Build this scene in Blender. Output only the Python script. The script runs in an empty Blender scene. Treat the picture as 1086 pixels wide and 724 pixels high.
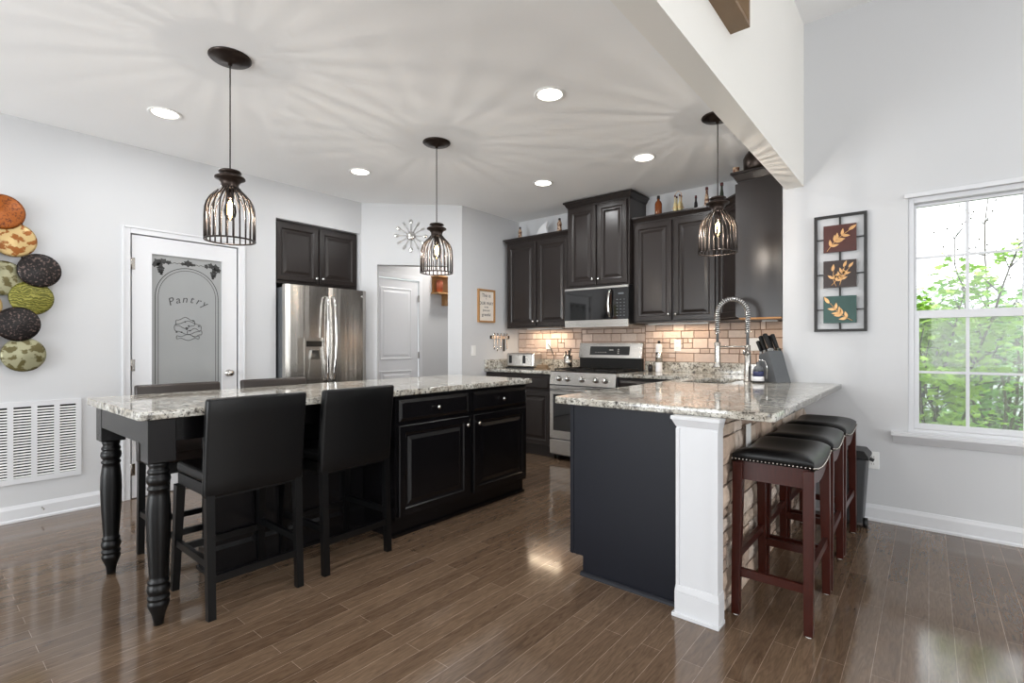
import bpy, bmesh, math, random
from mathutils import Vector, Matrix
random.seed(7)
S = bpy.context.scene
C = S.collection
PI = math.pi
# ------------------------------------------------------------ camera / world / lights / exposure
YAW = math.atan(442/537.0)
cam = bpy.data.objects.new('camera', bpy.data.cameras.new('camera')); C.objects.link(cam)
cam.location = (0, 0, 1.2); cam.rotation_euler = (PI/2, 0, YAW)
cam.data.sensor_width = 36; cam.data.lens = 36*537/1086.0; cam.data.shift_y = 3/1086.0
cam.data.clip_start = 0.05; cam.data.clip_end = 200
S.camera = cam
S.view_settings.view_transform = 'Standard'; S.view_settings.look = 'None'
S.view_settings.exposure = 0.06; S.view_settings.gamma = 1.0; S.view_settings.use_curve_mapping = False
W = bpy.data.worlds.new('sky'); S.world = W; W.use_nodes = True
W.node_tree.nodes['Background'].inputs[0].default_value = (0.93, 0.97, 1.0, 1)
W.node_tree.nodes['Background'].inputs[1].default_value = 2.8
def area_light(name, loc, rot, sx, sy, power, col=(1, 1, 1)):
    l = bpy.data.lights.new(name, 'AREA'); l.shape = 'RECTANGLE'; l.size = sx; l.size_y = sy; l.energy = power; l.color = col
    o = bpy.data.objects.new(name, l); C.objects.link(o); o.location = loc; o.rotation_euler = rot; return o
# area lamps added as daylight at unseen rear windows, tilted up to brighten ceilings
area_light('daylight_east', (5.15, 0.6, 1.75), (0, PI/2+.6, 0), 2.7, 3.6, 105, (1, 0.99, 0.97))
area_light('daylight_south', (1.6, -4.15, 1.75), (PI/2+.8, 0, 0), 3.4, 2.7, 75, (0.98, 0.99, 1))
area_light('daylight_patio', (-3.0, -4.15, 1.15), (PI/2+.85, 0, 0), 2.6, 2.3, 215, (0.94, 0.98, 1))
POWER_CAN = 7.5; POWER_PENDANT = 12

# ------------------------------------------------------------ materials
def lin(c):
    c = c/255.0
    return c/12.92 if c <= 0.04045 else ((c+0.055)/1.055)**2.4
def rgb(c): return (lin(c[0]), lin(c[1]), lin(c[2]), 1)
def new_mat(name):
    m = bpy.data.materials.new(name); m.use_nodes = True
    return m, m.node_tree.nodes, m.node_tree.links, m.node_tree.nodes['Principled BSDF']
def mat(name, col, rough=0.5, metal=0.0, var=0.06, scale=20.0, bump=0.0, bscale=200.0, emit=None, es=0, coat=0, spec=None, alpha=None, stretch=None, trans=0):
    m, N, L, b = new_mat(name)
    b.inputs['Roughness'].default_value = rough; b.inputs['Metallic'].default_value = metal
    tc = N.new('ShaderNodeTexCoord'); src = tc.outputs['Object']
    if stretch:
        mp = N.new('ShaderNodeMapping'); mp.inputs['Scale'].default_value = stretch; L.new(src, mp.inputs[0]); src = mp.outputs[0]
    n = N.new('ShaderNodeTexNoise'); n.inputs['Scale'].default_value = scale; n.inputs['Detail'].default_value = 3
    L.new(src, n.inputs['Vector'])
    r = N.new('ShaderNodeMixRGB'); c = rgb(col)
    r.inputs[1].default_value = tuple(min(1, x*(1-var)) for x in c[:3])+(1,); r.inputs[2].default_value = tuple(min(1, x*(1+var)) for x in c[:3])+(1,)
    L.new(n.outputs['Fac'], r.inputs[0]); L.new(r.outputs[0], b.inputs['Base Color'])
    if bump:
        n2 = N.new('ShaderNodeTexNoise'); n2.inputs['Scale'].default_value = bscale; L.new(src, n2.inputs['Vector'])
        bp = N.new('ShaderNodeBump'); bp.inputs['Strength'].default_value = bump; bp.inputs['Distance'].default_value = 0.004
        L.new(n2.outputs['Fac'], bp.inputs['Height']); L.new(bp.outputs[0], b.inputs['Normal'])
    if emit: b.inputs['Emission Color'].default_value = rgb(emit); b.inputs['Emission Strength'].default_value = es
    if spec is not None: b.inputs['Specular IOR Level'].default_value = spec
    if coat: b.inputs['Coat Weight'].default_value = coat; b.inputs['Coat Roughness'].default_value = 0.05
    if trans: b.inputs['Transmission Weight'].default_value = trans
    return m
def clear_mat(name, tint=(1, 1, 1), gloss=0.08, haze=0.0, hazecol=(255, 255, 255)):
    m, N, L, b = new_mat(name); N.remove(b)
    t = N.new('ShaderNodeBsdfTransparent'); t.inputs[0].default_value = tint+(1,)
    g = N.new('ShaderNodeBsdfGlossy'); g.inputs['Roughness'].default_value = 0.02
    f = N.new('ShaderNodeFresnel'); f.inputs[0].default_value = 1.45
    mx = N.new('ShaderNodeMixShader'); L.new(f.outputs[0], mx.inputs[0]); L.new(t.outputs[0], mx.inputs[1]); L.new(g.outputs[0], mx.inputs[2])
    out = mx.outputs[0]
    if haze:
        d = N.new('ShaderNodeBsdfTranslucent'); d.inputs[0].default_value = rgb(hazecol)
        m2 = N.new('ShaderNodeMixShader'); m2.inputs[0].default_value = haze
        L.new(out, m2.inputs[1]); L.new(d.outputs[0], m2.inputs[2]); out = m2.outputs[0]
    L.new(out, N['Material Output'].inputs[0]); return m
def ramp(N, stops, interp='LINEAR'):
    r = N.new('ShaderNodeValToRGB'); r.color_ramp.interpolation = interp; e = r.color_ramp.elements
    while len(e) < len(stops): e.new(0.5)
    for i, (p, c) in enumerate(stops): e[i].position = p; e[i].color = rgb(c)
    return r
def granite_mat():
    m, N, L, b = new_mat('granite')
    tc = N.new('ShaderNodeTexCoord')
    n1 = N.new('ShaderNodeTexNoise'); n1.inputs['Scale'].default_value = 38; n1.inputs['Detail'].default_value = 6; n1.inputs['Roughness'].default_value = 0.7
    n2 = N.new('ShaderNodeTexNoise'); n2.inputs['Scale'].default_value = 85; n2.inputs['Detail'].default_value = 5; n2.inputs['Distortion'].default_value = 1.2
    n3 = N.new('ShaderNodeTexNoise'); n3.inputs['Scale'].default_value = 9; n3.inputs['Detail'].default_value = 4
    vo = N.new('ShaderNodeTexVoronoi'); vo.inputs['Scale'].default_value = 120
    for n in (n1, n2, n3, vo): L.new(tc.outputs['Object'], n.inputs['Vector'])
    r1 = ramp(N, [(0.35, (84, 80, 76)), (0.43, (156, 153, 145)), (0.51, (212, 210, 202)), (0.68, (234, 233, 226))]); L.new(n1.outputs['Fac'], r1.inputs[0])
    r2 = ramp(N, [(0.37, (0, 0, 0)), (0.42, (255, 255, 255))]); L.new(n2.outputs['Fac'], r2.inputs[0])
    r3 = ramp(N, [(0.38, (180, 168, 152)), (0.62, (255, 255, 255))]); L.new(n3.outputs['Fac'], r3.inputs[0])
    mx = N.new('ShaderNodeMixRGB'); mx.inputs[1].default_value = rgb((40, 36, 36)); L.new(r2.outputs[0], mx.inputs[0]); L.new(r1.outputs[0], mx.inputs[2])
    mu = N.new('ShaderNodeMixRGB'); mu.blend_type = 'MULTIPLY'; mu.inputs[0].default_value = 0.6; L.new(mx.outputs[0], mu.inputs[1]); L.new(r3.outputs[0], mu.inputs[2])
    L.new(mu.outputs[0], b.inputs['Base Color']); b.inputs['Roughness'].default_value = 0.07; b.inputs['Specular IOR Level'].default_value = 0.6
    return m
def floor_mat():
    m, N, L, b = new_mat('plank_floor')
    tc = N.new('ShaderNodeTexCoord'); mp = N.new('ShaderNodeMapping'); mp.inputs['Rotation'].default_value = (0, 0, PI/2)
    L.new(tc.outputs['Object'], mp.inputs[0])
    br = N.new('ShaderNodeTexBrick'); br.offset = 0.37; br.offset_frequency = 2
    br.inputs['Scale'].default_value = 1; br.inputs['Brick Width'].default_value = 0.95; br.inputs['Row Height'].default_value = 0.081
    br.inputs['Mortar Size'].default_value = 0.0011; br.inputs['Mortar Smooth'].default_value = 0.2
    br.inputs['Color1'].default_value = rgb((108, 87, 69)); br.inputs['Color2'].default_value = rgb((129, 107, 87)); br.inputs['Mortar'].default_value = rgb((172, 150, 132))
    L.new(mp.outputs[0], br.inputs['Vector'])
    mp2 = N.new('ShaderNodeMapping'); mp2.inputs['Scale'].default_value = (16, 2.0, 1); L.new(tc.outputs['Object'], mp2.inputs[0])
    n = N.new('ShaderNodeTexNoise'); n.inputs['Scale'].default_value = 3.4; n.inputs['Detail'].default_value = 6; n.inputs['Distortion'].default_value = 2.0; L.new(mp2.outputs[0], n.inputs['Vector'])
    r = ramp(N, [(0.3, (150, 146, 142)), (0.7, (255, 255, 255))]); L.new(n.outputs['Fac'], r.inputs[0])
    mu = N.new('ShaderNodeMixRGB'); mu.blend_type = 'MULTIPLY'; mu.inputs[0].default_value = 0.6
    L.new(br.outputs['Color'], mu.inputs[1]); L.new(r.outputs[0], mu.inputs[2]); L.new(mu.outputs[0], b.inputs['Base Color'])
    n2 = N.new('ShaderNodeTexNoise'); n2.inputs['Scale'].default_value = 1.1; L.new(mp2.outputs[0], n2.inputs['Vector'])
    bp = N.new('ShaderNodeBump'); bp.inputs['Strength'].default_value = 0.04; bp.inputs['Distance'].default_value = 0.002
    L.new(n2.outputs['Fac'], bp.inputs['Height']); L.new(bp.outputs[0], b.inputs['Normal'])
    b.inputs['Roughness'].default_value = 0.11; b.inputs['Specular IOR Level'].default_value = 0.85
    return m
def attr_mat(name, rough=0.8, bump=0.5, bscale=60, var=0.25):
    m, N, L, b = new_mat(name)
    a = N.new('ShaderNodeVertexColor'); a.layer_name = 'stone_colour'
    tc = N.new('ShaderNodeTexCoord'); n = N.new('ShaderNodeTexNoise'); n.inputs['Scale'].default_value = bscale*0.5; n.inputs['Detail'].default_value = 5
    L.new(tc.outputs['Object'], n.inputs['Vector'])
    r = N.new('ShaderNodeMapRange'); r.inputs[3].default_value = 1-var; r.inputs[4].default_value = 1+var; L.new(n.outputs['Fac'], r.inputs[0])
    mu = N.new('ShaderNodeMixRGB'); mu.blend_type = 'MULTIPLY'; mu.inputs[0].default_value = 1
    L.new(a.outputs[0], mu.inputs[1]); L.new(r.outputs[0], mu.inputs[2]); L.new(mu.outputs[0], b.inputs['Base Color'])
    n2 = N.new('ShaderNodeTexNoise'); n2.inputs['Scale'].default_value = bscale; n2.inputs['Detail'].default_value = 6; L.new(tc.outputs['Object'], n2.inputs['Vector'])
    bp = N.new('ShaderNodeBump'); bp.inputs['Strength'].default_value = bump; bp.inputs['Distance'].default_value = 0.006
    L.new(n2.outputs['Fac'], bp.inputs['Height']); L.new(bp.outputs[0], b.inputs['Normal']); b.inputs['Roughness'].default_value = rough
    return m
def pattern_mat(name, c1, c2, scale=40, kind='voronoi', rough=0.35, metal=0.3, edge=(0.35, 0.5)):
    m, N, L, b = new_mat(name); tc = N.new('ShaderNodeTexCoord')
    if kind == 'voronoi':
        t = N.new('ShaderNodeTexVoronoi'); t.inputs['Scale'].default_value = scale; o = t.outputs['Distance']
    elif kind == 'wave':
        t = N.new('ShaderNodeTexWave'); t.wave_type = 'RINGS'; t.inputs['Scale'].default_value = scale; t.inputs['Distortion'].default_value = 12; t.inputs['Detail Scale'].default_value = 1.5; o = t.outputs['Fac']
    else:
        t = N.new('ShaderNodeTexNoise'); t.inputs['Scale'].default_value = scale; t.inputs['Detail'].default_value = 5; o = t.outputs['Fac']
    L.new(tc.outputs['Object'], t.inputs['Vector'])
    r = ramp(N, [(edge[0], c1), (edge[1], c2)]); L.new(o, r.inputs[0]); L.new(r.outputs[0], b.inputs['Base Color'])
    b.inputs['Roughness'].default_value = rough; b.inputs['Metallic'].default_value = metal
    bp = N.new('ShaderNodeBump'); bp.inputs['Strength'].default_value = 0.5; bp.inputs['Distance'].default_value = 0.003; L.new(o, bp.inputs['Height']); L.new(bp.outputs[0], b.inputs['Normal'])
    return m
def emit_mat(name, col, s):
    m, N, L, b = new_mat(name); N.remove(b); e = N.new('ShaderNodeEmission'); e.inputs[0].default_value = rgb(col); e.inputs[1].default_value = s
    L.new(e.outputs[0], N['Material Output'].inputs[0]); return m
M = dict(
 wall=mat('wall_paint', (209, 210, 212), 0.85, var=0.01, scale=3),
 cream=mat('cream_paint', (244, 242, 237), 0.85, var=0.01, scale=3),
 ceil=mat('ceiling_paint', (246, 246, 246), 0.9, var=0.01, scale=3),
 trim=mat('white_trim', (222, 223, 226), 0.4, var=0.01),
 door=mat('white_door_paint', (224, 225, 228), 0.38, var=0.01),
 floor=floor_mat(), granite=granite_mat(),
 esp=mat('espresso_wood', (38, 32, 30), 0.28, spec=.4, var=0.12, scale=6, stretch=(6, 6, 0.6)),
 island=mat('black_painted_wood', (15, 14, 16), 0.25, var=0.15, spec=.4, scale=8, stretch=(6, 6, 0.6)),
 endp=mat('dark_navy_panel', (19, 21, 30), 0.42, var=0.1, scale=4, spec=.25),
 blackwood=mat('black_lacquered_wood', (8, 8, 9), 0.36, var=0.1, spec=.35),
 leather=mat('black_leather', (12, 12, 13), 0.36, var=0.15, spec=.35, bump=0.12, bscale=25),
 brownwood=mat('cherry_wood', (60, 22, 14), 0.28, spec=.35, var=0.35, scale=14, stretch=(8, 8, 1)),
 brownleather=mat('dark_brown_leather', (46, 38, 34), 0.35, var=0.15, bump=0.1, bscale=25),
 steel=mat('stainless_steel', (198, 195, 190), 0.24, 1.0, var=0.05, scale=3, stretch=(0.4, 0.4, 30), bump=0.0),
 fridge=mat('brushed_stainless_door', (200, 196, 190), 0.22, 1.0, var=0.08, scale=2, stretch=(6, 6, 0.25), bump=1.0, bscale=2.2),
 chrome=mat('polished_chrome', (225, 224, 222), 0.1, 1.0, var=0.02),
 nickel=mat('brushed_nickel', (190, 186, 180), 0.25, 1.0, var=0.03),
 dglass=mat('black_glass', (14, 14, 15), 0.04, var=0.02, coat=0.5),
 black=mat('black_plastic', (20, 20, 21), 0.4, var=0.05),
 iron=mat('cast_iron', (28, 27, 26), 0.5, 0.3, var=0.1),
 bronze=mat('oil_rubbed_bronze', (52, 42, 37), 0.32, 0.7, var=0.2),
 cage=mat('dark_wire_metal', (58, 52, 49), 0.35, 0.7, var=0.1),
 white=mat('white_plastic', (240, 240, 238), 0.35, var=0.01),
 tan=mat('natural_oak', (176, 132, 84), 0.5, var=0.15, scale=8, stretch=(6, 6, 1)),
 driftwood=mat('weathered_brown_wood', (128, 104, 78), 0.55, var=0.15, scale=8),
 under=mat('raw_maple_underside', (196, 140, 84), 0.5, var=0.1),
 stone=attr_mat('cut_stone', 0.75, 0.5, 70, 0.14), ledge=attr_mat('rough_ledge_stone', 0.9, 1.0, 45, 0.3),
 grout=mat('brown_grout', (122, 90, 68), 0.9, var=0.2), dgrout=mat('dark_grout', (62, 52, 46), 0.9, var=0.2),
 frost=mat('frosted_glass', (158, 160, 160), 0.05, var=0.12, scale=1.2, coat=0.6),
 etch=mat('dark_etching', (52, 52, 52), 0.5, var=0.1), etch2=mat('grey_etching', (74, 74, 75), 0.5, var=0.1),
 glass=clear_mat('window_glass', gloss=0.05), screen=clear_mat('screened_glass', haze=0.10),
 bulbglass=clear_mat('bulb_glass', tint=(1, 0.95, 0.88)),
 filament=emit_mat('glowing_filament', (255, 205, 140), 60), can=emit_mat('lit_lamp_lens', (255, 246, 232), 9),
 grey=mat('grey_plastic', (92, 95, 98), 0.45, var=0.06), bin=mat('charcoal_plastic', (66, 68, 70), 0.42, var=0.06),
 dark=mat('dark_void', (22, 21, 20), 0.8, var=0.1),
 amber=mat('amber_liquid_bottle', (118, 62, 26), 0.1, var=0.25, scale=30), olive=mat('dark_green_glass', (58, 66, 54), 0.12, var=0.2),
 rose=pattern_mat('brown_cream_layers', (98, 58, 44), (206, 178, 150), 45, 'noise', 0.15, 0, (.45, .58)), darkb=mat('black_olive_bottle', (40, 38, 40), 0.12, var=0.4, scale=80),
 cork=mat('dark_red_wax', (84, 24, 24), 0.4, var=0.1), paleglass=mat('pale_yellow_glass', (214, 198, 150), 0.1, var=0.2, scale=30),
 cer=mat('white_ceramic', (238, 238, 240), 0.25, var=0.01), copper=mat('copper_tin', (186, 108, 82), 0.35, 0.6, var=0.25, scale=30),
 print=mat('dark_print', (70, 68, 66), 0.7), paper=mat('cream_board', (240, 232, 222), 0.7, var=0.01), blue=mat('navy_label', (44, 50, 88), 0.4, var=0.1),
 artred=mat('dark_red_lacquer', (74, 26, 16), 0.35, var=0.2), artbrown=mat('dark_brown_lacquer', (42, 22, 16), 0.35, var=0.2), artgreen=mat('teal_green_lacquer', (24, 70, 62), 0.35, var=0.25),
 gold=mat('brushed_gold', (214, 166, 112), 0.35, 0.35, var=0.15), frameblk=mat('black_frame_metal', (26, 24, 23), 0.5),
 bark=mat('bark', (86, 78, 66), 0.9, var=0.2), leafa=mat('fresh_green_leaf', (172, 214, 70), 0.5, var=0.25, scale=4, trans=0.0), leafb=mat('mid_green_leaf', (128, 178, 86), 0.5, var=0.25, scale=4),
 siding=mat('pale_siding', (214, 218, 222), 0.7, var=0.02), roof=mat('grey_shingle', (190, 194, 200), 0.9, var=0.2), grass=mat('lawn', (120, 160, 80), 0.9, var=0.2, scale=3),
)
# ------------------------------------------------------------ mesh helpers
class MB:
    def __init__(s): s.v = []; s.f = []; s.sm = []; s.col = []
    def add(s, vs, fs, smooth=False, mtx=None, col=None):
        o = len(s.v)
        for p in vs:
            p = Vector(p); s.v.append(mtx @ p if mtx else p)
        for f in fs: s.f.append([o+i for i in f]); s.sm.append(smooth); s.col.append(col)
        return s
    def box(s, x0, x1, y0, y1, z0, z1, mtx=None, col=None):
        return s.add([(x, y, z) for x in (x0, x1) for y in (y0, y1) for z in (z0, z1)],
                     [(0, 1, 3, 2), (4, 6, 7, 5), (0, 4, 5, 1), (2, 3, 7, 6), (0, 2, 6, 4), (1, 5, 7, 3)], mtx=mtx, col=col)
    def frustum(s, r0, z0, r1, z1, mtx=None):    # r = (x0,x1,y0,y1)
        v = [(r0[i], r0[j], z0) for i, j in ((0, 2), (1, 2), (1, 3), (0, 3))]+[(r1[i], r1[j], z1) for i, j in ((0, 2), (1, 2), (1, 3), (0, 3))]
        return s.add(v, [(3, 2, 1, 0), (4, 5, 6, 7)]+[(i, (i+1) % 4, 4+(i+1) % 4, 4+i) for i in range(4)], mtx=mtx)
    def beam(s, p0, p1, w, d, w1=None, d1=None, up=(0, 1, 0)):   # rectangular bar between points
        p0 = Vector(p0); p1 = Vector(p1); t = (p1-p0).normalized(); a = t.cross(Vector(up))
        if a.length < 1e-4: a = t.cross(Vector((1, 0, 0)))
        a.normalize(); b = t.cross(a); w1 = w1 or w; d1 = d1 or d
        vs = [p+a*(i*ww/2)+b*(j*dd/2) for p, ww, dd in ((p0, w, d), (p1, w1, d1)) for i, j in ((-1, -1), (1, -1), (1, 1), (-1, 1))]
        return s.add(vs, [(3, 2, 1, 0), (4, 5, 6, 7)]+[(i, (i+1) % 4, 4+(i+1) % 4, 4+i) for i in range(4)])
    def lathe(s, prof, at=(0, 0, 0), n=24, mtx=None, sm=True, caps=True):
        at = Vector(at); vs = []; fs = []
        for r, z in prof:
            for i in range(n): a = 2*PI*i/n; vs.append(at+Vector((r*math.cos(a), r*math.sin(a), z)))
        k = len(prof)
        for j in range(k-1):
            for i in range(n): fs.append((j*n+i, j*n+(i+1) % n, (j+1)*n+(i+1) % n, (j+1)*n+i))
        if caps and prof[0][0] > 1e-6: fs.append(tuple(reversed(range(n))))
        if caps and prof[-1][0] > 1e-6: fs.append(tuple((k-1)*n+i for i in range(n)))
        return s.add(vs, fs, sm, mtx)
    def cyl(s, p0, p1, r, r1=None, n=16, sm=True):
        return s.tube([p0, p1], [r, r1 if r1 is not None else r], n, sm=sm)
    def tube(s, path, r, n=8, sm=True, closed=False):
        path = [Vector(p) for p in path]; k = len(path); rs = r if isinstance(r, (list, tuple)) else [r]*k
        vs = []; fs = []; prev = None
        for i, p in enumerate(path):
            if closed: t = path[(i+1) % k]-path[i-1]
            else: t = path[min(i+1, k-1)]-path[max(i-1, 0)]
            t.normalize()
            if prev is None:
                a = t.cross(Vector((0, 0, 1)))
                if a.length < 1e-3: a = t.cross(Vector((0, 1, 0)))
            else: a = prev-t*prev.dot(t)
            a.normalize(); prev = a; b = t.cross(a)
            for j in range(n): q = 2*PI*j/n; vs.append(p+(a*math.cos(q)+b*math.sin(q))*rs[i])
        for i in range(k if closed else k-1):
            for j in range(n): i2 = (i+1) % k; fs.append((i*n+j, i*n+(j+1) % n, i2*n+(j+1) % n, i2*n+j))
        if not closed: fs += [tuple(reversed(range(n))), tuple((k-1)*n+j for j in range(n))]
        return s.add(vs, fs, sm)
    def prism(s, poly, t0, t1, plane='xy', mtx=None, sm=False):   # poly in plane, extruded from t0 to t1
        def P(a, b, t): return (a, b, t) if plane == 'xy' else ((a, t, b) if plane == 'xz' else (t, a, b))
        k = len(poly); vs = [P(a, b, t0) for a, b in poly]+[P(a, b, t1) for a, b in poly]
        return s.add(vs, [tuple(reversed(range(k))), tuple(range(k, 2*k))]+[(i, (i+1) % k, k+(i+1) % k, k+i) for i in range(k)], sm, mtx)
    def rings(s, x0, x1, z0, z1, rg, mtx=None):  # concentric rectangles facing -y
        vs = []; fs = []
        for ins, y in rg: vs += [(x0+ins, y, z0+ins), (x1-ins, y, z0+ins), (x1-ins, y, z1-ins), (x0+ins, y, z1-ins)]
        for j in range(len(rg)-1):
            for i in range(4): fs.append((4*j+i, 4*j+(i+1) % 4, 4*j+4+(i+1) % 4, 4*j+4+i))
        k = 4*(len(rg)-1); fs += [(k, k+1, k+2, k+3), (3, 2, 1, 0)]
        return s.add(vs, fs, mtx=mtx)
    def build(s, name, m, parent=None, loc=None, rotz=0, bevel=0, seg=2, sub=0, kind=None):
        me = bpy.data.meshes.new(name); off = Vector(loc) if loc is not None else Vector((0, 0, 0))
        me.from_pydata([tuple(p) for p in s.v], [], s.f)
        bm = bmesh.new(); bm.from_mesh(me); bmesh.ops.recalc_face_normals(bm, faces=bm.faces); bm.to_mesh(me); bm.free()
        for p, q in zip(me.polygons, s.sm): p.use_smooth = q
        if any(c for c in s.col):
            ca = me.color_attributes.new('stone_colour', 'FLOAT_COLOR', 'CORNER')
            for p, c in zip(me.polygons, s.col):
                for li in p.loop_indices: ca.data[li].color = c or (1, 1, 1, 1)
        me.materials.append(M[m] if isinstance(m, str) else m)
        o = bpy.data.objects.new(name, me); C.objects.link(o)
        if parent: o.parent = parent
        if loc is not None: o.location = off; o.rotation_euler = (0, 0, rotz)
        if bevel:
            b = o.modifiers.new('bevel', 'BEVEL'); b.width = bevel; b.segments = seg; b.limit_method = 'ANGLE'; b.angle_limit = 0.6; b.harden_normals = False
        if sub:
            b = o.modifiers.new('sub', 'SUBSURF'); b.levels = sub; b.render_levels = sub
        if kind: o['kind'] = kind
        return o
def thing(name, label, cat, loc=(0, 0, 0), rotz=0, group=None, kind=None):
    o = bpy.data.objects.new(name, None); C.objects.link(o); o.empty_display_size = 0.1
    o.location = loc; o.rotation_euler = (0, 0, rotz)
    if label: o['label'] = label; o['category'] = cat
    if group: o['group'] = group
    if kind: o['kind'] = kind
    return o
def tag(o, label, cat, group=None):
    o['label'] = label; o['category'] = cat
    if group: o['group'] = group
    return o
def struct(o, label, cat): o['kind'] = 'structure'; o['label'] = label; o['category'] = cat; return o
def copy_tree(o, parent=None):
    c = o.copy(); C.objects.link(c)
    if parent is not None: c.parent = parent
    for ch in list(o.children): copy_tree(ch, c)
    return c
def B(*a): return MB().box(*a)

def text_mesh(name, body, size, m, parent, mtx, depth=0.0006, align='CENTER', shear=0.0, space=1.0):
    cu = bpy.data.curves.new(name, 'FONT'); cu.body = body; cu.size = size; cu.extrude = depth; cu.align_x = align; cu.shear = shear; cu.space_character = space; cu.resolution_u = 3
    t = bpy.data.objects.new(name, cu); me = bpy.data.meshes.new_from_object(t); bpy.data.objects.remove(t)
    me.transform(mtx); me.materials.clear(); me.materials.append(M[m])
    o = bpy.data.objects.new(name, me); C.objects.link(o)
    if parent: o.parent = parent
    return o

# ------------------------------------------------------------ room shell
XL, YW, YR, CZ, HZ = -4.77, 4.24, 5.0, 2.74, 3.55
YS, XE = -3.5, 4.5
struct(B(-5.9, XE+0.1, YS-0.1, 5.9, -0.1, 0).build('floor', 'floor'), 'dark brown hardwood plank floor', 'floor')
struct(B(-5.9, -0.83, YS-0.1, 5.9, CZ, CZ+0.1).build('ceiling', 'ceil'), 'white flat ceiling over the kitchen', 'ceiling')
struct(B(-0.71, XE+0.1, YS-0.1, YW, HZ, HZ+0.1).build('ceiling_high', 'ceil'), 'higher white ceiling over the living side', 'ceiling')
w = MB().box(-0.83, -0.71, YS-0.1, YW, 2.36, HZ+0.1)
struct(w.build('wall_upper', 'cream'), 'cream upper wall and beam above the peninsula', 'wall')
# left wall: with pantry doorway, fridge recess
w = MB(); T = XL-0.12
PD0, PD1, PDZ = 1.145, 1.941, 2.062; FR0, FR1, FRZ = 2.279, 3.192, 2.40
w.box(T, XL, YS, PD0, 0, CZ).box(T, XL, PD0, PD1, PDZ, CZ).box(T, XL, PD1, FR0, 0, CZ).box(T, XL, FR0, FR1, FRZ, CZ)
w.box(T-0.6, XL-0.12, 2.15, FR0, 0, CZ).box(T-0.6, XL-0.12, FR1, FR1+0.04, 0, CZ).box(T-0.72, T-0.6, 2.15, FR1+0.04, 0, CZ).box(T-0.6, T, FR0, FR1, FRZ, CZ)
w.box(T-0.1, T-0.02, PD0-.05, PD1+.05, 0, PDZ+.05)
w.prism([(XL, FR1), (XL, 3.215), (XL-0.12, 3.265), (XL-0.12, FR1)], 0, CZ)
struct(w.build('wall_left', 'wall'), 'light grey wall with pantry door and fridge recess', 'wall')
# diagonal wall with hall opening
D0 = Vector((XL, 3.215, 0)); dd = Vector((1, 1, 0)).normalized(); nn = Vector((1, -1, 0)).normalized()
DM = Matrix(((dd.x, -nn.x, 0, D0.x), (dd.y, -nn.y, 0, D0.y), (0, 0, 1, 0), (0, 0, 0, 1)))   # local x along wall, y behind
w = MB(); u0, u1, uz, UL = 0.119*1.41421, 0.661*1.41421, 2.07, 0.77*1.41421
w.box(0, u0, 0, 0.11, 0, CZ, DM).box(u1, UL, 0, 0.11, 0, CZ, DM).box(u0, u1, 0, 0.11, uz, CZ, DM)
struct(w.build('wall_diagonal', 'wall'), 'light grey diagonal wall with opening to the hall', 'wall')
w = MB().box(-4.12, -4.0, 3.985, YR+0.1, 0, CZ)
struct(w.build('wall_side', 'wall'), 'short light grey wall beside the left counter', 'wall')
struct(B(-4.0, -0.71, YR, YR+0.12, 0, CZ).build('wall_back', 'wall'), 'kitchen back wall behind the range', 'wall')
struct(B(-0.85, -0.71, YW+0.16, YR, 0, CZ).build('wall_return', 'wall'), 'short return wall at the end of the sink run', 'wall')
# window wall
WX0, WX1, WZ0, WZ1 = -0.105, 0.745, 0.622, 2.165
w = MB().box(-0.85, WX0, YW, YW+0.16, 0, HZ).box(WX1, XE, YW, YW+0.16, 0, HZ).box(WX0, WX1, YW, YW+0.16, 0, WZ0).box(WX0, WX1, YW, YW+0.16, WZ1, HZ)
struct(w.build('wall_right', 'wall'), 'tall light grey wall with the double hung window', 'wall')
# east and south walls with window openings (behind the camera)
w = MB().box(XE, XE+0.12, YS, -1.1, 0, HZ).box(XE, XE+0.12, 2.3, YW, 0, HZ).box(XE, XE+0.12, -1.1, 2.3, 0, 0.5).box(XE, XE+0.12, -1.1, 2.3, 3.0, HZ)
struct(w.build('wall_east', 'wall'), 'light grey wall with wide windows behind the camera', 'wall')
w = MB().box(-4.89, -4.2, YS-0.12, YS, 0, CZ).box(-1.8, 0, YS-0.12, YS, 0, HZ).box(3.2, XE+0.12, YS-0.12, YS, 0, HZ).box(-4.2, -1.8, YS-0.12, YS, 2.2, HZ).box(-4.2, -1.8, YS-0.12, YS, 0, 0.08).box(0, 3.2, YS-0.12, YS, 0, 0.5).box(0, 3.2, YS-0.12, YS, 3.0, HZ)
struct(w.build('wall_south', 'wall'), 'light grey wall with windows and patio door behind the camera', 'wall')
def far_frame(name, horizontal, a0, a1, z0, z1, c, n):
    m = MB()
    def bar(p0, p1, q0, q1):
        if horizontal: m.box(p0, p1, c-0.03, c+0.03, q0, q1)
        else: m.box(c-0.03, c+0.03, p0, p1, q0, q1)
    for i in range(n+1):
        p = a0+(a1-a0)*i/n; e = 0.04
        bar(max(a0, p-e), min(a1, p+e), z0, z1)
    for q in (z0+0.03, (z0+z1)/2, z1-0.03): bar(a0, a1, q-0.025, q+0.025)
    struct(m.build(name, 'trim'), 'white window frame behind the camera', 'window')
far_frame('window_2', False, -1.1, 2.3, 0.5, 3.0, XE+0.03, 2)
far_frame('window_3', True, 0, 3.2, 0.5, 3.0, YS-0.03, 2)
far_frame('window_4', True, -4.2, -1.8, 0.08, 2.2, YS-0.03, 2)
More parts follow.
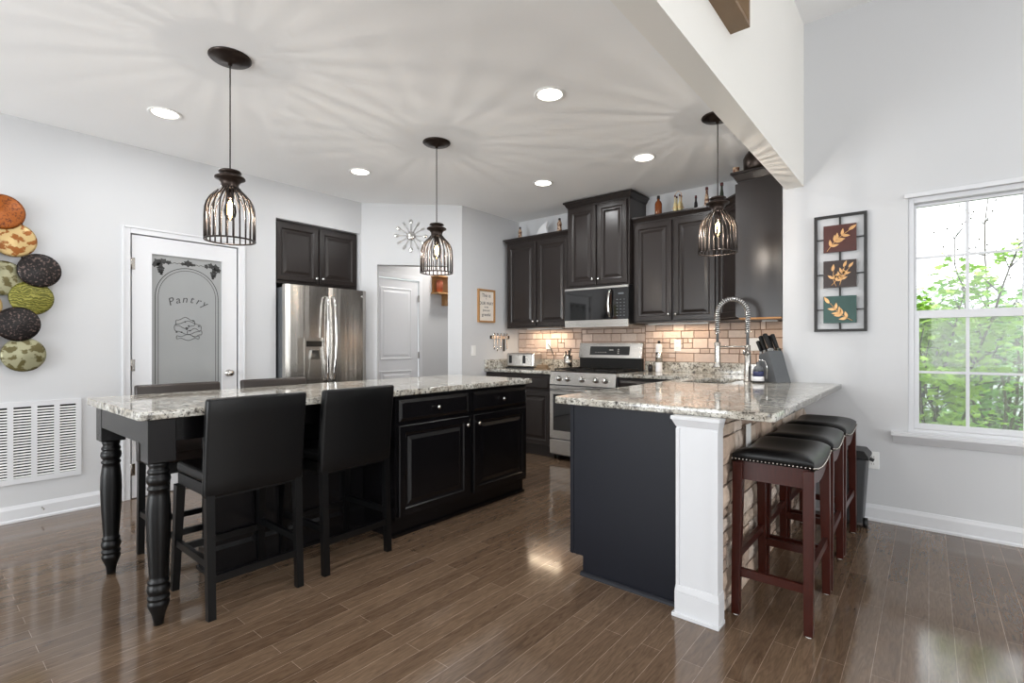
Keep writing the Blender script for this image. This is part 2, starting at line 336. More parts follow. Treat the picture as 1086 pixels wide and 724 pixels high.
# hall behind the diagonal wall
w = MB().box(-5.39, -5.27, 3.262, 3.72, 0, CZ).box(-5.39, -5.27, 4.46, 5.8, 0, CZ).box(-5.39, -5.27, 3.72, 4.46, 2.05, CZ).box(-5.27, -4.12, 5.7, 5.8, 0, CZ).box(-4.12, -4.0, YR+0.12, 5.8, 0, CZ)
struct(w.build('wall_hall', 'wall'), 'white hall walls beyond the opening', 'wall')
# baseboards
def base_profile(m, p0, p1, n, h=0.11, t=0.015):
    p0 = Vector((p0[0], p0[1], 0)); p1 = Vector((p1[0], p1[1], 0)); n = Vector((n[0], n[1], 0)).normalized()
    pr = [(0, 0), (t+0.008, 0), (t+0.008, 0.012), (t, 0.02), (t, h-0.025), (t*0.55, h-0.008), (t*0.4, h), (0, h)]
    vs = [p+n*a+Vector((0, 0, b)) for p in (p0, p1) for a, b in pr]; k = len(pr)
    m.add(vs, [tuple(reversed(range(k))), tuple(range(k, 2*k))]+[(i, (i+1) % k, k+(i+1) % k, k+i) for i in range(k)])
def baseboard(name, segs, label):
    m = MB()
    for a in segs: base_profile(m, *a)
    struct(m.build(name, 'trim'), label, 'baseboard')
baseboard('baseboard_left', [((XL, YS), (XL, 1.088), (1, 0)), ((XL, 1.998), (XL, FR0), (1, 0))], 'white baseboard along the left wall')
baseboard('baseboard_right', [((-0.66, YW), (XE, YW), (0, -1))], 'white baseboard under the window')
dp = lambda u: (D0.x+dd.x*u, D0.y+dd.y*u)
baseboard('baseboard_diagonal', [(dp(0.01), dp(u0), (1, -1)), (dp(u1), dp(UL-0.01), (1, -1))], 'white baseboard on the diagonal wall')
baseboard('baseboard_side', [((-4.0, 4.0), (-4.0, 4.38), (1, 0))], 'white baseboard on the short side wall')
# pantry door casing
m = MB(); c0, c1, cz, cw = 1.092, 1.994, 2.115, 0.055
for y0, y1, z0, z1 in ((c0, c0+cw, 0, cz), (c1-cw, c1, 0, cz), (c0+cw, c1-cw, cz-cw, cz)):
    m.box(XL, XL+0.014, y0, y1, z0, z1)
for y0, y1, z0, z1 in ((c0, c0+0.016, 0, cz), (c1-0.016, c1, 0, cz), (c0+0.016, c1-0.016, cz-0.016, cz)):
    m.box(XL+0.014, XL+0.022, y0, y1, z0, z1)
struct(m.build('trim_1', 'trim', bevel=0.003), 'white casing round the pantry door', 'trim')
# window trim
m = MB().box(WX0-0.02, WX1+0.02, YW-0.02, YW, WZ1-0.005, WZ1+0.025)
struct(m.build('trim_2', 'trim', bevel=0.003), 'thin white head trim above the window', 'trim')

# ------------------------------------------------------------ window_1
win = thing('window_1', 'white double hung window looking out on green leaves', 'window', (0.32, YW+0.08, WZ0), kind='structure')
def wl(m): # shift to local
    return m
def wbox(m, x0, x1, y0, y1, z0, z1): return m.box(x0-0.32, x1-0.32, y0-0.08, y1-0.08, z0-WZ0, z1-WZ0)
f = MB(); wbox(f, WX0, WX0+0.03, 0.02, 0.14, WZ0, WZ1); wbox(f, WX1-0.03, WX1, 0.02, 0.14, WZ0, WZ1); wbox(f, WX0+.03, WX1-.03, 0.02, 0.14, WZ1-0.035, WZ1); wbox(f, WX0+.03, WX1-.03, 0.02, 0.14, WZ0, WZ0+0.022)
f.build('window_frame', 'trim', win, bevel=0.002)
def sash(y0, z0, z1, g0, g1, hz, gl, nm):
    s = MB(); a, b = WX0+0.03, WX1-0.03; gx0, gx1 = a+g0, b-g0
    wbox(s, a, gx0, y0, y0+0.035, z0, z1); wbox(s, gx1, b, y0, y0+0.035, z0, z1); wbox(s, gx0, gx1, y0, y0+0.035, z0, g1[0]); wbox(s, gx0, gx1, y0, y0+0.035, g1[1], z1)
    o = s.build('sash', 'trim', win, bevel=0.002)
    k = MB()
    for x in (0.19, 0.447): wbox(k, x-0.009, x+0.009, y0+0.012, y0+0.024, g1[0], g1[1])
    wbox(k, gx0, gx1, y0+0.0125, y0+0.0235, hz-0.008, hz+0.008)
    k.build('muntin', 'trim', o)
    g = MB(); wbox(g, gx0, gx1, y0+0.016, y0+0.020, g1[0], g1[1]); g.build('glass_pane', gl, o)
sash(0.075, 1.372, WZ1-0.036, 0.012, (1.425, 2.11), 1.774, 'glass', 'upper')
sash(0.035, WZ0+0.023, 1.418, 0.026, (0.68, 1.371), 1.018, 'screen', 'lower')
s = MB().box(-0.195-0.32, 0.835-0.32, -0.14, -0.08, -0.024, 0.0).box(WX0-0.32+0.001, WX1-0.32-0.001, -0.08, 0.0-0.06, -0.001, 0.004)
s.build('window_sill', 'trim', win, bevel=0.004)
s = MB(); s.prism([(-0.125, -0.024), (-0.08, -0.024), (-0.08, -0.078), (-0.09, -0.078), (-0.118, -0.04)], -0.185-0.32, 0.825-0.32, 'yz'); s.build('window_apron', 'trim', win)

# ------------------------------------------------------------ outside
struct(B(-25, 30, 4.6+1.4, 45, -0.6, -0.5).build('ground', 'grass'), 'green lawn outside the window', 'ground')
h = thing('house', 'pale sided neighbour house with grey roof behind the bushes outside', 'house', (1.2, 17, -0.5))
m = MB()
for i in range(16): m.add([(-3.2, -0.02, i*0.16), (4, -0.02, i*0.16), (4, 0, i*0.16+0.16), (-3.2, 0, i*0.16+0.16)], [(0, 1, 2, 3)])
m.box(-3.2, 4, 0, 6, 0, 2.56); m.build('wall', 'siding', h)
m = MB(); m.prism([(-0.4, 2.55), (3, 3.4), (6.4, 2.55)], -3.5, 4.3, 'yz'); m.build('roof', 'roof', h)
B(-0.5, 0.5, -0.05, 0.0, 1.2, 2.6).build('window', 'dglass', h)
def leaf_tree(loc, hgt, nb, nl, spread, lm, label, seed, zmin=0.3, ls=0.075):
    r = random.Random(seed); t = thing('leafy_shrub', label, 'shrub', loc)
    br = MB(); lf = MB()
    tips = []
    for i in range(nb):
        a = r.uniform(0, 2*PI); L = spread*r.uniform(0.4, 1); top = Vector((math.cos(a)*L, math.sin(a)*L*0.6, hgt*r.uniform(0.6, 1)))
        p0 = Vector((r.uniform(-.15, .15), r.uniform(-.15, .15), 0)); mid = p0.lerp(top, 0.5)+Vector((r.uniform(-.15, .15), r.uniform(-.1, .1), 0.2))
        path = [p0.lerp(mid, k/4) for k in range(4)]+[mid.lerp(top, k/5) for k in range(6)]
        path = [p+Vector((r.uniform(-.03, .03), r.uniform(-.03, .03), 0)) for p in path]; path[0].z = 0
        br.tube(path, [0.016*(1-k/len(path))+0.004 for k in range(len(path))], 5)
        for k in range(2, len(path)):
            for q in range(2):
                e = path[k]+Vector((r.uniform(-.3, .3), r.uniform(-.25, .25), r.uniform(-.05, .35))); br.tube([path[k], e], [0.006, 0.002], 4); tips += [path[k].lerp(e, x) for x in (0.5, 0.8, 1.0)]
    for i in range(nl):
        c = r.choice(tips)+Vector((r.uniform(-.09, .09), r.uniform(-.09, .09), r.uniform(-.08, .08)))
        if c.z < zmin: continue
        R = Matrix.Rotation(r.uniform(0, 6.3), 4, 'Z') @ Matrix.Rotation(r.uniform(-0.9, 0.9), 4, 'X') @ Matrix.Rotation(r.uniform(0, 6.3), 4, 'Z')
        s_ = ls*r.uniform(0.6, 1.3)
        pts = [(0, -1), (.35, -.75), (.95, -.6), (.7, -.1), (1.0, .45), (.45, .4), (0, 1.1), (-.45, .4), (-1.0, .45), (-.7, -.1), (-.95, -.6), (-.35, -.75)]
        vs = [c+(R @ Vector((x*s_*0.6, y*s_*0.6, -abs(x)*s_*0.15))) for x, y in pts]
        lf.add([c]+vs, [(0, 1+k, 1+(k+1) % 12) for k in range(12)])
    br.build('stem', 'bark', t); lf.build('foliage', lm, t)
    return t
leaf_tree((1.35, 6.4, -0.5), 3.7, 16, 4600, 0.85, 'leafa', 'bright green shrub rising highest on the right of the window', 3)
leaf_tree((-0.05, 6.5, -0.5), 2.7, 14, 3300, 0.75, 'leafa', 'bright green shrub on the left of the window', 5)
leaf_tree((0.65, 8.8, -0.5), 2.5, 18, 2200, 1.4, 'leafb', 'darker green bushy shrub low behind the two bright ones', 8)
t = thing('bare_tree', 'thin bare twigged tree reaching above the leaves outside the window', 'tree', (0.7, 10.8, -0.5)); m = MB(); r_ = random.Random(4)
for (dx, hh) in ((0, 4.1), (1.0, 4.4), (-0.4, 3.4), (1.5, 3.9)):
    path = [Vector((dx*k/8+r_.uniform(-.04, .04), r_.uniform(-.05, .05), hh*k/8)) for k in range(9)]; path[0].z = 0; m.tube(path, [0.02*(1-k/9)+0.004 for k in range(9)], 5)
    for k in range(4, 9):
        for q in range(5):
            e = path[k]+Vector((r_.uniform(-.35, .35), r_.uniform(-.2, .2), r_.uniform(0.05, .4))); m.tube([path[k], e], [0.006, 0.003], 4)
            m.lathe([(0, -.02), (.018, 0), (0, .02)], e, 5)
m.build('stem', 'bark', t)

# ------------------------------------------------------------ pantry door
pd = thing('door_1', 'white pantry door with tall etched frosted glass pane', 'door', (XL, 1.543, 0.008), PI/2, kind='structure')
# local x -> +Y, local -y -> +X (front)
w2, hz_ = 0.385, 2.045
m = MB(); gx0, gx1, gz0, gz1 = -0.267, 0.275, 0.30, 1.925
m.box(-w2, gx0, 0.0, 0.034, 0, hz_).box(gx1, w2, 0.0, 0.034, 0, hz_).box(gx0, gx1, 0.0, 0.034, 0, gz0).box(gx0, gx1, 0, 0.034, gz1, hz_)
m.build('door_frame', 'door', pd)
m = MB()
for a in ((gx0, gx0+0.012, gz0, gz1), (gx1-0.012, gx1, gz0, gz1), (gx0+.012, gx1-.012, gz0, gz0+0.012), (gx0+.012, gx1-.012, gz1-0.012, gz1)): m.box(a[0], a[1], -0.004, 0.012, a[2], a[3])
m.build('glass_bead', 'door', pd)
gp = B(gx0+.001, gx1-.001, 0.012, 0.018, gz0+.001, gz1-.001).build('glass_pane', 'frost', pd)
# etched arch: two lines
m = MB(); cx = 0.004
for R_, th in ((0.232, 0.0055), (0.212, 0.004)):
    pts = [(cx-R_, gz0+0.05)]+[(cx-R_*math.cos(a), 1.58+R_*1.05*math.sin(a)) for a in [PI*k/28 for k in range(29)]]+[(cx+R_, gz0+0.05)]
    for i in range(len(pts)-1):
        a, b = Vector((pts[i][0], 0, pts[i][1])), Vector((pts[i+1][0], 0, pts[i+1][1])); t_ = (b-a).normalized(); n_ = Vector((-t_.z, 0, t_.x))*th/2
        m.add([a-n_+Vector((0, .0112, 0)), b-n_+Vector((0, .0112, 0)), b+n_+Vector((0, .0112, 0)), a+n_+Vector((0, .0112, 0))], [(0, 1, 2, 3)])
m.build('etched_arch', 'etch', pd)
m = MB()
def blob(m, x, z, rx, rz, y=0.0110, n=9, rot=0, jag=0.0):
    pts = []
    for k in range(n):
        a = 2*PI*k/n; q = 1+(jag if k % 2 else -jag); X = math.cos(a)*rx*q; Z = math.sin(a)*rz*q
        pts.append((x+X*math.cos(rot)-Z*math.sin(rot), y, z+X*math.sin(rot)+Z*math.cos(rot)))
    m.add(pts, [tuple(range(n))])
rr = random.Random(2)
for sx in (-1, 1):
    for (a, b, c) in ((0.215, 1.855, .03), (0.175, 1.865, .026), (0.235, 1.83, .022), (0.14, 1.858, .02), (0.20, 1.83, .024)):
        blob(m, cx+sx*a, b, c, c*0.8, n=10, jag=.22, rot=rr.uniform(0, 3))
    for k in range(14):
        row = k//4; blob(m, cx+sx*(0.195+(k % 4-1.5)*0.013*(1-row*0.22)), 1.808-row*0.016, .0085, .0085)
    for k in range(12): blob(m, cx+sx*(0.055+k*0.007), 1.858+0.004*math.sin(k*1.3), .0045, .0025)
blob(m, cx, 1.865, .03, .026, n=12, jag=.2); blob(m, cx-.035, 1.858, .022, .012, n=10, jag=.2); blob(m, cx+.035, 1.858, .022, .012, n=10, jag=.2)
m.build('etched_grapes', 'etch', pd)
for i, ch in enumerate('Pantry'):
    a = math.radians(115-i*10); R_ = 0.27; px, pz = cx+R_*math.cos(a)*1.0, 1.27+R_*math.sin(a)
    mt = Matrix.Translation((px, 0.0112, pz)) @ Matrix.Rotation(a-PI/2, 4, 'Y').inverted() @ Matrix.Rotation(PI/2, 4, 'X')
    text_mesh('etched_lettering', ch, 0.085, 'etch2', pd, mt, shear=0.25)
m = MB()
def line(m, pts, r=0.002, y=0.011): m.tube([(x, y, z) for x, z in pts], r, 4)
for (x, z, a, b) in ((cx, 1.33, .10, .05), (cx+.05, 1.29, .055, .03), (cx-.02, 1.37, .07, .04), (cx+.0, 1.25, .085, .018)):
    line(m, [(x+a*math.cos(t), z+b*math.sin(t)+.008*math.sin(5*t)) for t in [2*PI*k/24 for k in range(25)]])
for k in range(10): blob(m, cx+rr.uniform(-.09, .09), 1.34+rr.uniform(-.05, .05), .008, .006)
m.build('etched_basket', 'etch2', pd)
for z in (0.22, 1.03, 1.82):
    MB().cyl((-w2-0.006, -0.006, z-0.045), (-w2-0.006, -0.006, z+0.045), 0.0065, n=10).box(-w2-0.008, -w2+0.02, -0.002, 0.002, z-0.045, z+0.045).build('hinge', 'nickel', pd)
Rk = Matrix.Rotation(PI/2, 4, 'X')
MB().lathe([(0.0, 0), (0.03, 0), (0.03, 0.006), (0.012, 0.009), (0.011, 0.03), (0.02, 0.036), (0.028, 0.048), (0.026, 0.06), (0.014, 0.067), (0, 0.068)], n=20, mtx=Matrix.Translation((0.318, 0, 0.94)) @ Rk).build('knob', 'nickel', pd)
# hall door
hd = thing('door_2', 'white two panel door in the hall', 'door', (-5.275, 4.07, 0.005), PI/2, kind='structure')
m = MB().box(-0.36, 0.36, 0.005, 0.035, 0, 2.03)
m.rings(-0.36, 0.36, 0, 2.03, [(0, .006), (0, .001), (.11, 0.001)])
m.build('door_slab', 'door', hd)
for z0, z1 in ((0.24, 0.86), (1.0, 1.92)):
    MB().rings(-0.25, 0.25, z0, z1, [(0, .004), (0, -.004), (.012, -.009), (.02, -0.002), (.045, -.002), (.06, -0.008)]).build('panel', 'door', hd)
m = MB()
for a in ((-0.42, -0.365, 0, 2.10), (0.365, 0.42, 0, 2.10), (-.365, .365, 2.04, 2.10)): m.box(a[0], a[1], -0.02, -0.005, a[2], a[3])
m.build('door_casing', 'trim', hd)
for z in (0.25, 1.05, 1.8): B(0.352, 0.366, -0.024, -0.004, z-0.045, z+0.045).build('hinge', 'nickel', hd)

# ------------------------------------------------------------ cabinetry helpers (front faces local -y)
DOOR = [(0, .02), (0, .004), (.004, 0), (.046, 0), (.053, .007), (.060, .010), (.070, .010), (.094, .002), (.097, .0015)]
def knob(parent, x, z, y=0):
    return MB().lathe([(0, 0), (.006, 0), (.005, .012), (.012, .018), (.0145, .025), (.011, .031), (0, .033)], n=14, mtx=Matrix.Translation((x, y, z)) @ Rk).build('knob', 'chrome', parent)
def cdoor(parent, x0, x1, z0, z1, m, kx=None, kz=None):
    d = MB().rings(x0, x1, z0, z1, DOOR).build('door', m, parent)
    if kx is not None: knob(d, kx, kz)
    return d
def cdrawer(parent, x0, x1, z0, z1, m, k=True):
    d = MB().rings(x0, x1, z0, z1, [(0, .02), (0, .007), (.02, 0), (.024, 0.0)]).build('drawer', m, parent)
    if k: knob(d, (x0+x1)/2, (z0+z1)/2)
    return d
def crown(parent, x0, x1, y0, y1, z, m, l=True, r=True, h=0.06, out=0.038):
    lv = [(0, 0), (.006, 0), (.006, .008), (.012, .012), (out*.75, h-.018), (out, h-.016), (out, h)]
    vs = []; fs = []
    for o, dz in lv:
        a = x0-(o if l else 0); b = x1+(o if r else 0)
        vs += [(a, y0-o, z+dz), (b, y0-o, z+dz), (b, y1, z+dz), (a, y1, z+dz)]
    for j in range(len(lv)-1):
        for i in range(4): fs.append((4*j+i, 4*j+(i+1) % 4, 4*j+4+(i+1) % 4, 4*j+4+i))
    k = 4*(len(lv)-1); fs += [(k, k+1, k+2, k+3), (3, 2, 1, 0)]
    return MB().add(vs, fs).build('crown_moulding', m, parent)
def upper(label, x0, x1, yf, yb, z0, z1, nd, cl=True, cr=True, ch=0.055, left_end=0):
    t = thing('wall_cabinet', label, 'cabinet', ((x0+x1)/2, yf, z0)); w = (x1-x0)/2; h = z1-z0; d = yb-yf
    B(-w, w, .021, d, 0, h).build('body', 'esp', t)
    e = 0.022
    if nd == 2:
        cdoor(t, -w+e, -0.002-.008, .018, h-.02, 'esp', -0.035, 0.075); cdoor(t, .010, w-e, .018, h-.02, 'esp', 0.035, 0.075)
    crown(t, -w, w, .021, d, h, 'esp', cl, cr, ch)
    return t
YU = 4.665
upper('dark espresso wall cabinet pair left of the microwave cabinet', -3.93, -3.03, YU, YR, 1.39, 2.40, 2, cl=True, cr=False)
upper('dark espresso wall cabinet above the microwave, raised highest near the ceiling', -3.022, -2.292, 4.60, YR, 1.80, 2.665, 2, ch=0.062)
upper('dark espresso wall cabinet pair right of the microwave with bottles on top', -2.284, -1.46, YU, YR, 1.41, 2.40, 2, cl=False, cr=False)
# diagonal corner wall cabinet
cc = thing('corner_cabinet', 'dark espresso diagonal corner wall cabinet between two wall cabinets', 'cabinet', (-1.3193, 4.5293, 1.41), -PI/4)
def wpoly(o, pts):   # world xy -> local
    R = Matrix.Rotation(-o.rotation_euler[2], 4, 'Z'); return [tuple((R @ (Vector((x, y, 0))-Vector((o.location.x, o.location.y, 0)))).xy) for x, y in pts]
n45 = 0.021*0.7071
pl = wpoly(cc, [(-1.4575+n45, 4.6675+n45), (-1.1805+n45, 4.3905+n45), (-.852, 4.3905+n45), (-.852, 4.998), (-1.4575+n45, 4.998)])
MB().prism(pl, 0, .99).build('body', 'esp', cc)
cdoor(cc, -.185, .185, .018, .97, 'esp', -.155, .075)
lv = MB(); base = [Vector(p) for p in pl]
for j, (o, dz) in enumerate([(0, 0), (.006, .004), (.028, .037), (.036, .04), (.036, .055)]):
    pass
q = [(-1.4575+n45, 4.6675+n45), (-1.1805+n45, 4.3905+n45)]
vsl = []; lvv = [(0, 0), (.006, .004), (.028, .037), (.036, .040), (.036, .055)]
for o, dz in lvv:
    g = o*.7071; pts = wpoly(cc, [(-1.4575+n45-g+o*.3, 4.6675+n45-g-o*.3), (-1.1805+n45-g, 4.3905+n45-g), (-.852, 4.40), (-.852, 4.998), (-1.4575+n45, 4.998)])
    vsl += [(a, b, .99+dz) for a, b in pts]
fs = [(5*j+i, 5*j+(i+1) % 5, 5*j+5+(i+1) % 5, 5*j+5+i) for j in range(4) for i in range(5)]+[(4, 3, 2, 1, 0), (20, 21, 22, 23, 24)]
MB().add(vsl, fs).build('crown_moulding', 'esp', cc)
# end cabinet on the return wall (faces -x), panel toward the camera
ec = thing('end_cabinet', 'tall dark espresso wall cabinet whose plain side faces the living side, by the window wall', 'cabinet', (-1.19, 4.31, 1.41), -PI/2)
B(-.075, .075, .021, .336, 0, 1.07).build('body', 'esp', ec)
MB().rings(-.07, .072, .01, 1.06, [(0, .02), (0, .004), (.004, 0), (.03, 0), (.035, .006), (.045, .008)]).build('door', 'esp', ec)
B(-.07, .07, .03, .33, -.012, -.0005).build('underside', 'under', ec)
crown(ec, -.075, .075, .021, .336, 1.07, 'esp', True, True, 0.075, 0.045)

# base cabinets
def base_cab(label, x0, x1, yf, yb, m, rotz=0, loc=None, units=((0, 1),), kick=0.075, name='base_cabinet', h=0.875, knobs='in', low=0.11):
    t = thing(name, label, 'cabinet', loc if loc else ((x0+x1)/2, yf, 0), rotz); w = (x1-x0)/2; d = yb-yf
    MB().box(-w, w, .021, d, low, h).box(-w, w, kick, d, 0.0, low).build('body', m, t)
    for (a, b, side) in units:
        X0 = -w+2*w*a+.02; X1 = -w+2*w*b-.02
        cdrawer(t, X0, X1, h-.155, h-.02, m)
        if side == 'two':
            c = (X0+X1)/2; cdoor(t, X0, c-.003, low+.02, h-.18, m, c-.035, h-.24); cdoor(t, c+.003, X1, low+.02, h-.18, m, c+.035, h-.24)
        else: cdoor(t, X0, X1, low+.02, h-.18, m, X1-.032 if side == 'r' else X0+.032, h-.24)
    return t
base_cab('dark espresso base cabinet between the side wall and the range', -3.998, -3.068, 4.365, YR-.02, 'esp', units=((0, 1, 'two'),))
base_cab('dark espresso base cabinet right of the range', -2.292, -1.62, 4.365, YR-.02, 'esp', units=((0, 1, 'l'),))
# island cabinets (front faces +x)
ic = base_cab('black island cabinet with two drawers above two panelled doors', 1.945, 3.255, 0, 0.80, 'island', PI/2, (-2.512, 2.60, 0), units=((0, .495, 'r'), (.505, 1, 'l')), kick=.055)
B(-.655, .655, .035, .055, 0, .02).build('shoe_moulding', 'island', ic)
# island support wall and turned legs, aprons
iw = thing('turned_leg_table', 'black island table underneath with aprons, turned corner legs and a narrow centre support', 'table', (-2.935, 1.30, 0))
def Lx(x): return x+2.935
def Ly(y): return y-1.30
m = MB().box(Lx(-2.862), Lx(-3.01), Ly(1.04), Ly(1.943), 0, .775)
m.build('support_panel', 'island', iw)
m = MB().box(Lx(-2.85), Lx(-3.022), Ly(1.028), Ly(1.9435), 0, .13).frustum((Lx(-3.022), Lx(-2.85), Ly(1.028), Ly(1.9435)), .13, (Lx(-3.012), Lx(-2.86), Ly(1.038), Ly(1.9435)), .15).box(Lx(-2.84), Lx(-3.032), Ly(1.018), Ly(1.9435), 0, .018)
m.build('base_moulding', 'island', iw)
for (a, b, c, d) in ((-2.595, -2.57, .76, 1.943), (-3.30, -3.275, .76, 1.943), (-3.28, -2.59, .665, .69)):
    B(Lx(a), Lx(b), Ly(c), Ly(d), .775, .884).build('apron', 'island', iw)
leg_prof = [(.0, 0), (.023, 0), (.024, .02), (.030, .045), (.045, .078), (.049, .092), (.047, .102), (.041, .107), (.049, .113), (.050, .120), (.045, .127), (.041, .130), (.048, .14), (.052, .155), (.048, .17), (.041, .178), (.047, .183), (.046, .190), (.040, .195),
            (.041, .21), (.046, .28), (.052, .37), (.055, .45), (.053, .51), (.047, .555), (.043, .575), (.049, .580), (.050, .587), (.044, .594), (.042, .598), (.050, .608), (.054, .622), (.051, .637), (.043, .645), (.049, .651), (.049, .660), (.043, .667), (.041, .674), (.046, .684), (.046, .70)]
for (x, y) in ((-2.556, .715), (-3.315, .715)):
    l_ = MB().lathe([(r*.84, z) for r, z in leg_prof], n=48).build('leg', 'blackwood', iw); l_.location = (Lx(x), Ly(y), 0)
    B(-.052, .052, -.052, .052, .698, .884).build('leg_block', 'island', l_, bevel=.004)
# ------------------------------------------------------------ granite
def slab(name, outs, z0, z1, label, cat='countertop'):
    cu = bpy.data.curves.new(name, 'CURVE'); cu.dimensions = '2D'; cu.fill_mode = 'BOTH'; cu.extrude = (z1-z0)/2-.005; cu.bevel_depth = .005; cu.bevel_resolution = 2; cu.offset = -.005
    cx = sum(p[0] for p in outs[0])/len(outs[0]); cy = sum(p[1] for p in outs[0])/len(outs[0])
    for o in outs:
        sp = cu.splines.new('POLY'); sp.points.add(len(o)-1); sp.use_cyclic_u = True
        for i, (x, y) in enumerate(o): sp.points[i].co = (x-cx, y-cy, 0, 1)
    t = bpy.data.objects.new(name, cu); me = bpy.data.meshes.new_from_object(t); bpy.data.objects.remove(t)
    me.transform(Matrix.Translation((0, 0, (z1-z0)/2))); me.materials.clear(); me.materials.append(M['granite'])
    o = bpy.data.objects.new(name, me); C.objects.link(o); o.location = (cx, cy, z0)
    if label: tag(o, label, cat)
    return o
def rnd(pts, corners, r=.03, n=5):
    out = []
    for i, p in enumerate(pts):
        if i not in corners: out.append(p); continue
        a = Vector(pts[i-1]); b = Vector(p); c = Vector(pts[(i+1) % len(pts)])
        u = (a-b).normalized()*r; v = (c-b).normalized()*r
        for k in range(n+1):
            t_ = k/n; out.append(tuple((b+u)*(1-t_)**2+b*2*t_*(1-t_)+(b+v)*t_**2))
    return out
ZC0, ZC1 = .885, .921
slab('island_countertop', [rnd([(-3.385, .625), (-2.485, .625), (-2.485, 3.29), (-3.385, 3.29)], (0, 1, 2, 3))], ZC0, ZC1, 'long speckled granite island countertop reaching over the table legs')
SX0, SX1, SY0, SY1 = -1.44, -1.12, 3.72, 4.30
slab('peninsula_countertop', [rnd([(-1.555, 2.235), (-.475, 2.235), (-.475, YW-.002), (-.853, YW-.002), (-.853, 4.998), (-2.292, 4.998), (-2.292, 4.345), (-1.555, 4.345)], (0, 1), .035), [(SX0, SY0), (SX0, SY1), (SX1, SY1), (SX1, SY0)]], ZC0, ZC1, 'L shaped speckled granite countertop over the peninsula and right of the range')
slab('left_countertop', [[(-3.998, 4.345), (-3.068, 4.345), (-3.068, 4.998), (-3.998, 4.998)]], ZC0, ZC1, 'short speckled granite countertop left of the range')
def gsplash(x0, x1, y0, y1, label):
    tag(B(x0-(x0+x1)/2, x1-(x0+x1)/2, y0-(y0+y1)/2, y1-(y0+y1)/2, 0, .10).build('granite_upstand', 'granite', loc=((x0+x1)/2, (y0+y1)/2, ZC1+.0005), bevel=.003), label, 'upstand')
gsplash(-3.975, -3.068, 4.978, 4.998, 'granite upstand under the stone tiles left of the range')
gsplash(-2.292, -.853, 4.978, 4.998, 'granite upstand under the stone tiles right of the range')
gsplash(-3.998, -3.976, 4.35, 4.977, 'granite upstand along the short side wall')
# sink
sk = thing('sink', 'undermount stainless sink sunk in the peninsula granite', 'sink', (-1.28, 4.01, .70))
m = MB(); a, b, c, d = SX0-sk.location.x-.005, SX1-sk.location.x+.005, SY0-4.01-.005, SY1-4.01+.005; th = .004
m.box(a, b, c, d, 0, th).box(a, a+th, c, d, th, .184).box(b-th, b, c, d, th, .184).box(a+th, b-th, c, c+th, th, .184).box(a+th, b-th, d-th, d, th, .184)
m.build('basin', 'steel', sk); MB().lathe([(0, .004), (.04, .004), (.042, .008), (.03, .009), (0, .006)]).build('drain', 'chrome', sk)
# ------------------------------------------------------------ stone backsplash and knee wall
def stone_rects(x0, x1, z0, z1, rows, rng, wmin, wmax, split=.35):
    out = []; z = z0; i = 0
    while z < z1-.01:
        h = min(rows[i % len(rows)]*rng.uniform(.9, 1.1), z1-z)
        if z1-(z+h) < .03: h = z1-z
        x = x0-rng.uniform(0, wmin)
        while x < x1:
            w_ = rng.uniform(wmin, wmax)
            if h > .075 and rng.random() < split:
                k = rng.uniform(.38, .6); out += [(x, x+w_, z, z+h*k), (x, x+w_*.55, z+h*k, z+h), (x+w_*.55, x+w_, z+h*k, z+h)]
            elif rng.random() < .15: out.append((x, x+w_*.45, z, z+h)); w_ *= .45
            else: out.append((x, x+w_, z, z+h))
            x += w_
        z += h; i += 1
    return [(max(a, x0), min(b, x1), c, d) for a, b, c, d in out if min(b, x1)-max(a, x0) > .012]
rg = random.Random(11)
bs = thing('stone_backsplash', 'tan cut stone tile backsplash along the range wall', 'backsplash', (-2.4, 4.992, 1.022))
m = MB(); m2 = MB()
for (xa, xb, za, zb) in ((-3.998, -3.068, 1.022, 1.388), (-3.066, -2.294, .93, 1.40), (-2.292, -.853, 1.022, 1.408)):
    m2.box(xa+2.4, xb+2.4, 0.002, .0075, za-1.022, zb-1.022)
    for a, b, c, d in stone_rects(xa, xb, za, zb, (.085, .05, .10, .075), rg, .09, .24):
        g = .003; k = rg.uniform(.78, 1.05); base = rg.choice([(224, 202, 188), (216, 192, 176), (232, 212, 198), (206, 184, 170)]); cl = [x*k for x in rgb(base)[:3]]+[1]
        e = min(.0035, (d-c)/4, (b-a)/4); t_ = rg.uniform(.009, .013)
        X0, X1, Z0, Z1 = a+2.4+g, b+2.4-g, c-1.022+g, d-1.022-g
        vs = [(X0, .002, Z0), (X1, .002, Z0), (X1, .002, Z1), (X0, .002, Z1), (X0, .004-t_, Z0), (X1, .004-t_, Z0), (X1, .004-t_, Z1), (X0, .004-t_, Z1), (X0+e, -t_, Z0+e), (X1-e, -t_, Z0+e), (X1-e, -t_, Z1-e), (X0+e, -t_, Z1-e)]
        fs = [(i, (i+1) % 4, 4+(i+1) % 4, 4+i) for i in range(4)]+[(4+i, 4+(i+1) % 4, 8+(i+1) % 4, 8+i) for i in range(4)]+[(8, 9, 10, 11), (3, 2, 1, 0)]
        m.add(vs, fs, col=cl)
m.build('stone_tiles', 'stone', bs); m2.build('grout', 'grout', bs)
